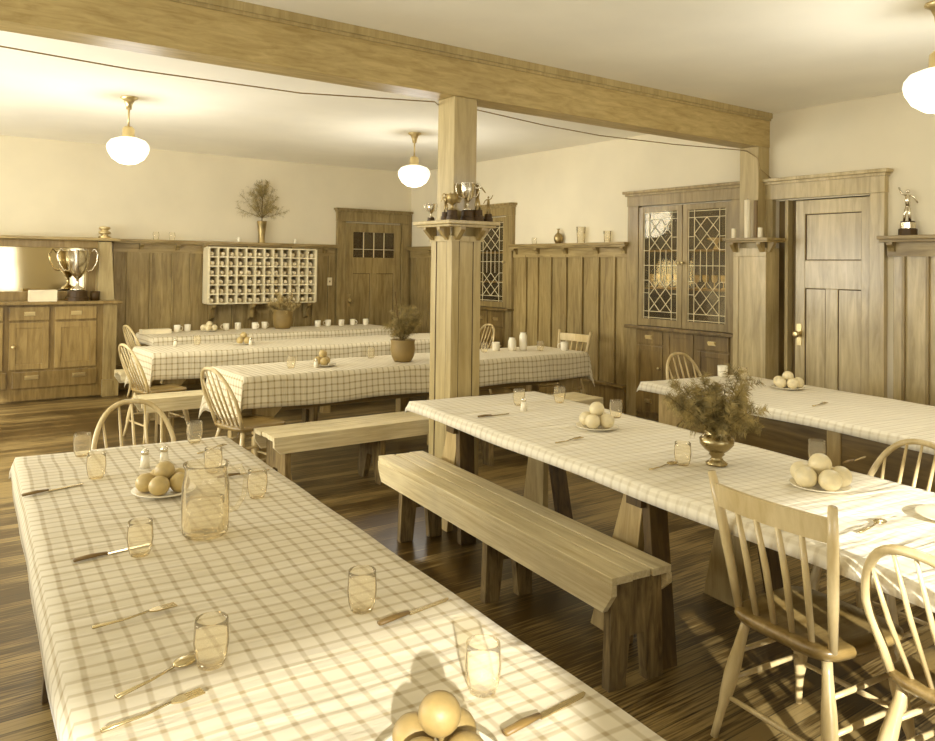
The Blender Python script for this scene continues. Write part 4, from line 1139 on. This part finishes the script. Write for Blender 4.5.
bouquet('fir branches in a silver pedestal vase on the middle table', 'vase_of_fir', (2.945, 2.16, ZS),
        [(0,0),(.045,0),(.048,.008),(.03,.02),(.022,.035),(.034,.045),(.03,.052),(.05,.065),(.072,.09),(.074,.112),(.055,.132),(.048,.138),(.058,.152),(.052,.152),(.042,.138),(.04,.12),(0,.1)],
        'silverdark', .30, 1.25, 26, 3, .13, 'needles', .036, dens=130)
def tall(st, ne):
    for a, b in (((-.02,0,.17), (-.11,-.04,.62)), ((0,.02,.17), (-.05,.06,.5))):
        st.tube([a, Vector(a).lerp(Vector(b), .5), b], .004, 5)
bouquet('leafy fir sprigs in a round clay pot left of the pillar', 'potted_sprigs', (3.70, 6.02, ZS),
        [(0,0),(.075,0),(.1,.05),(.112,.11),(.105,.165),(.108,.18),(.112,.195),(.1,.195),(.095,.165),(0,.16)],
        'clay', .32, 1.0, 15, 11, .17, 'needles', .05, extra=tall, dens=90)
bouquet('pale sprigs in a wide pot on the rearmost table below the rack', 'potted_sprigs', (4.20, 9.88, ZS),
        [(0,0),(.1,0),(.12,.06),(.13,.16),(.125,.23),(.135,.25),(.12,.25),(.11,.22),(0,.2)],
        'clay', .28, 1.3, 16, 17, .22, 'needles_pale', .05, dens=80)
bouquet('small fir tree top in a tall vase above the pigeonhole rack', 'vase_of_fir', (4.13, 10.48, ZR),
        [(0,0),(.052,0),(.042,.02),(.045,.1),(.055,.2),(.066,.29),(.07,.3),(.062,.3),(.05,.22),(0,.2)],
        'dullsilver', .46, 1.35, 16, 23, .34, 'needles', .045, flat=.16,
        extra=lambda st, ne: (st.tube([(0,0,.2),(0,0,.6),(-.01,0,.88)], [.008,.006,.002], 6), sprigs(st, ne, (0,0,.60), 9, .26, 1.0, 31, need=.04)))

# ------------------------------------------------------------------ light
world = bpy.data.worlds.new('world'); bpy.context.scene.world = world; world.use_nodes = True
bg = world.node_tree.nodes['Background']; bg.inputs['Color'].default_value = (1, .96, .87, 1); bg.inputs['Strength'].default_value = .8
def area(name, loc, rot, sx, sy, e, col=(.985, 1, .96)):
    l = bpy.data.lights.new(name, 'AREA'); l.shape = 'RECTANGLE'; l.size = sx; l.size_y = sy; l.energy = e; l.color = col
    o = bpy.data.objects.new(name, l); COL.objects.link(o); o.location = loc; o.rotation_euler = rot
    return o
for (a, b), e in zip(LWIN, (15, 78, 116, 86)): area('window_daylight', (XL+.01, (a+b)/2, 1.6), (0, -PI/2-.45, 0), 1.4, b-a, e)
for a, b in ((-2.2, -.7), (.4, 1.8), (2.1, 2.55), (3.8, 4.35)): area('window_daylight', ((a+b)/2, YR+.01, 1.41), (PI/2+.5, 0, 0), b-a, 1.3, 24*(b-a)/2)
az = D(30); el = math.atan(.369*math.cos(az))
s = bpy.data.lights.new('sun', 'SUN'); s.energy = 8.5; s.angle = D(1.2); s.color = (1, .99, .95)
so = bpy.data.objects.new('sun', s); COL.objects.link(so)
so.rotation_euler = Vector((math.sin(az)*math.cos(el), math.cos(az)*math.cos(el), -math.sin(el))).to_track_quat('-Z', 'Y').to_euler()

# ------------------------------------------------------------------ camera
cam = bpy.data.cameras.new('camera'); co = bpy.data.objects.new('camera', cam); COL.objects.link(co)
cam.sensor_width = 36; cam.lens = 789.464/935*36; cam.shift_x = (467.5-460.257)/935; cam.shift_y = -(370.5-253.617)/935
cam.clip_start = .02
r_ = Vector((0.81244534, -0.58290384, 0.01247724)); u_ = Vector((-0.01930406, -0.00550481, 0.9997985)); f_ = Vector((0.58271771, 0.8125225, 0.01572477))
M = Matrix((r_, u_, -f_)).transposed().to_4x4(); M.translation = (0, 0, 1.6)
co.matrix_world = M
bpy.context.scene.camera = co
sc = bpy.context.scene
sc.view_settings.view_transform = 'Standard'
sc.view_settings.look = 'None'
sc.view_settings.exposure = 0.19
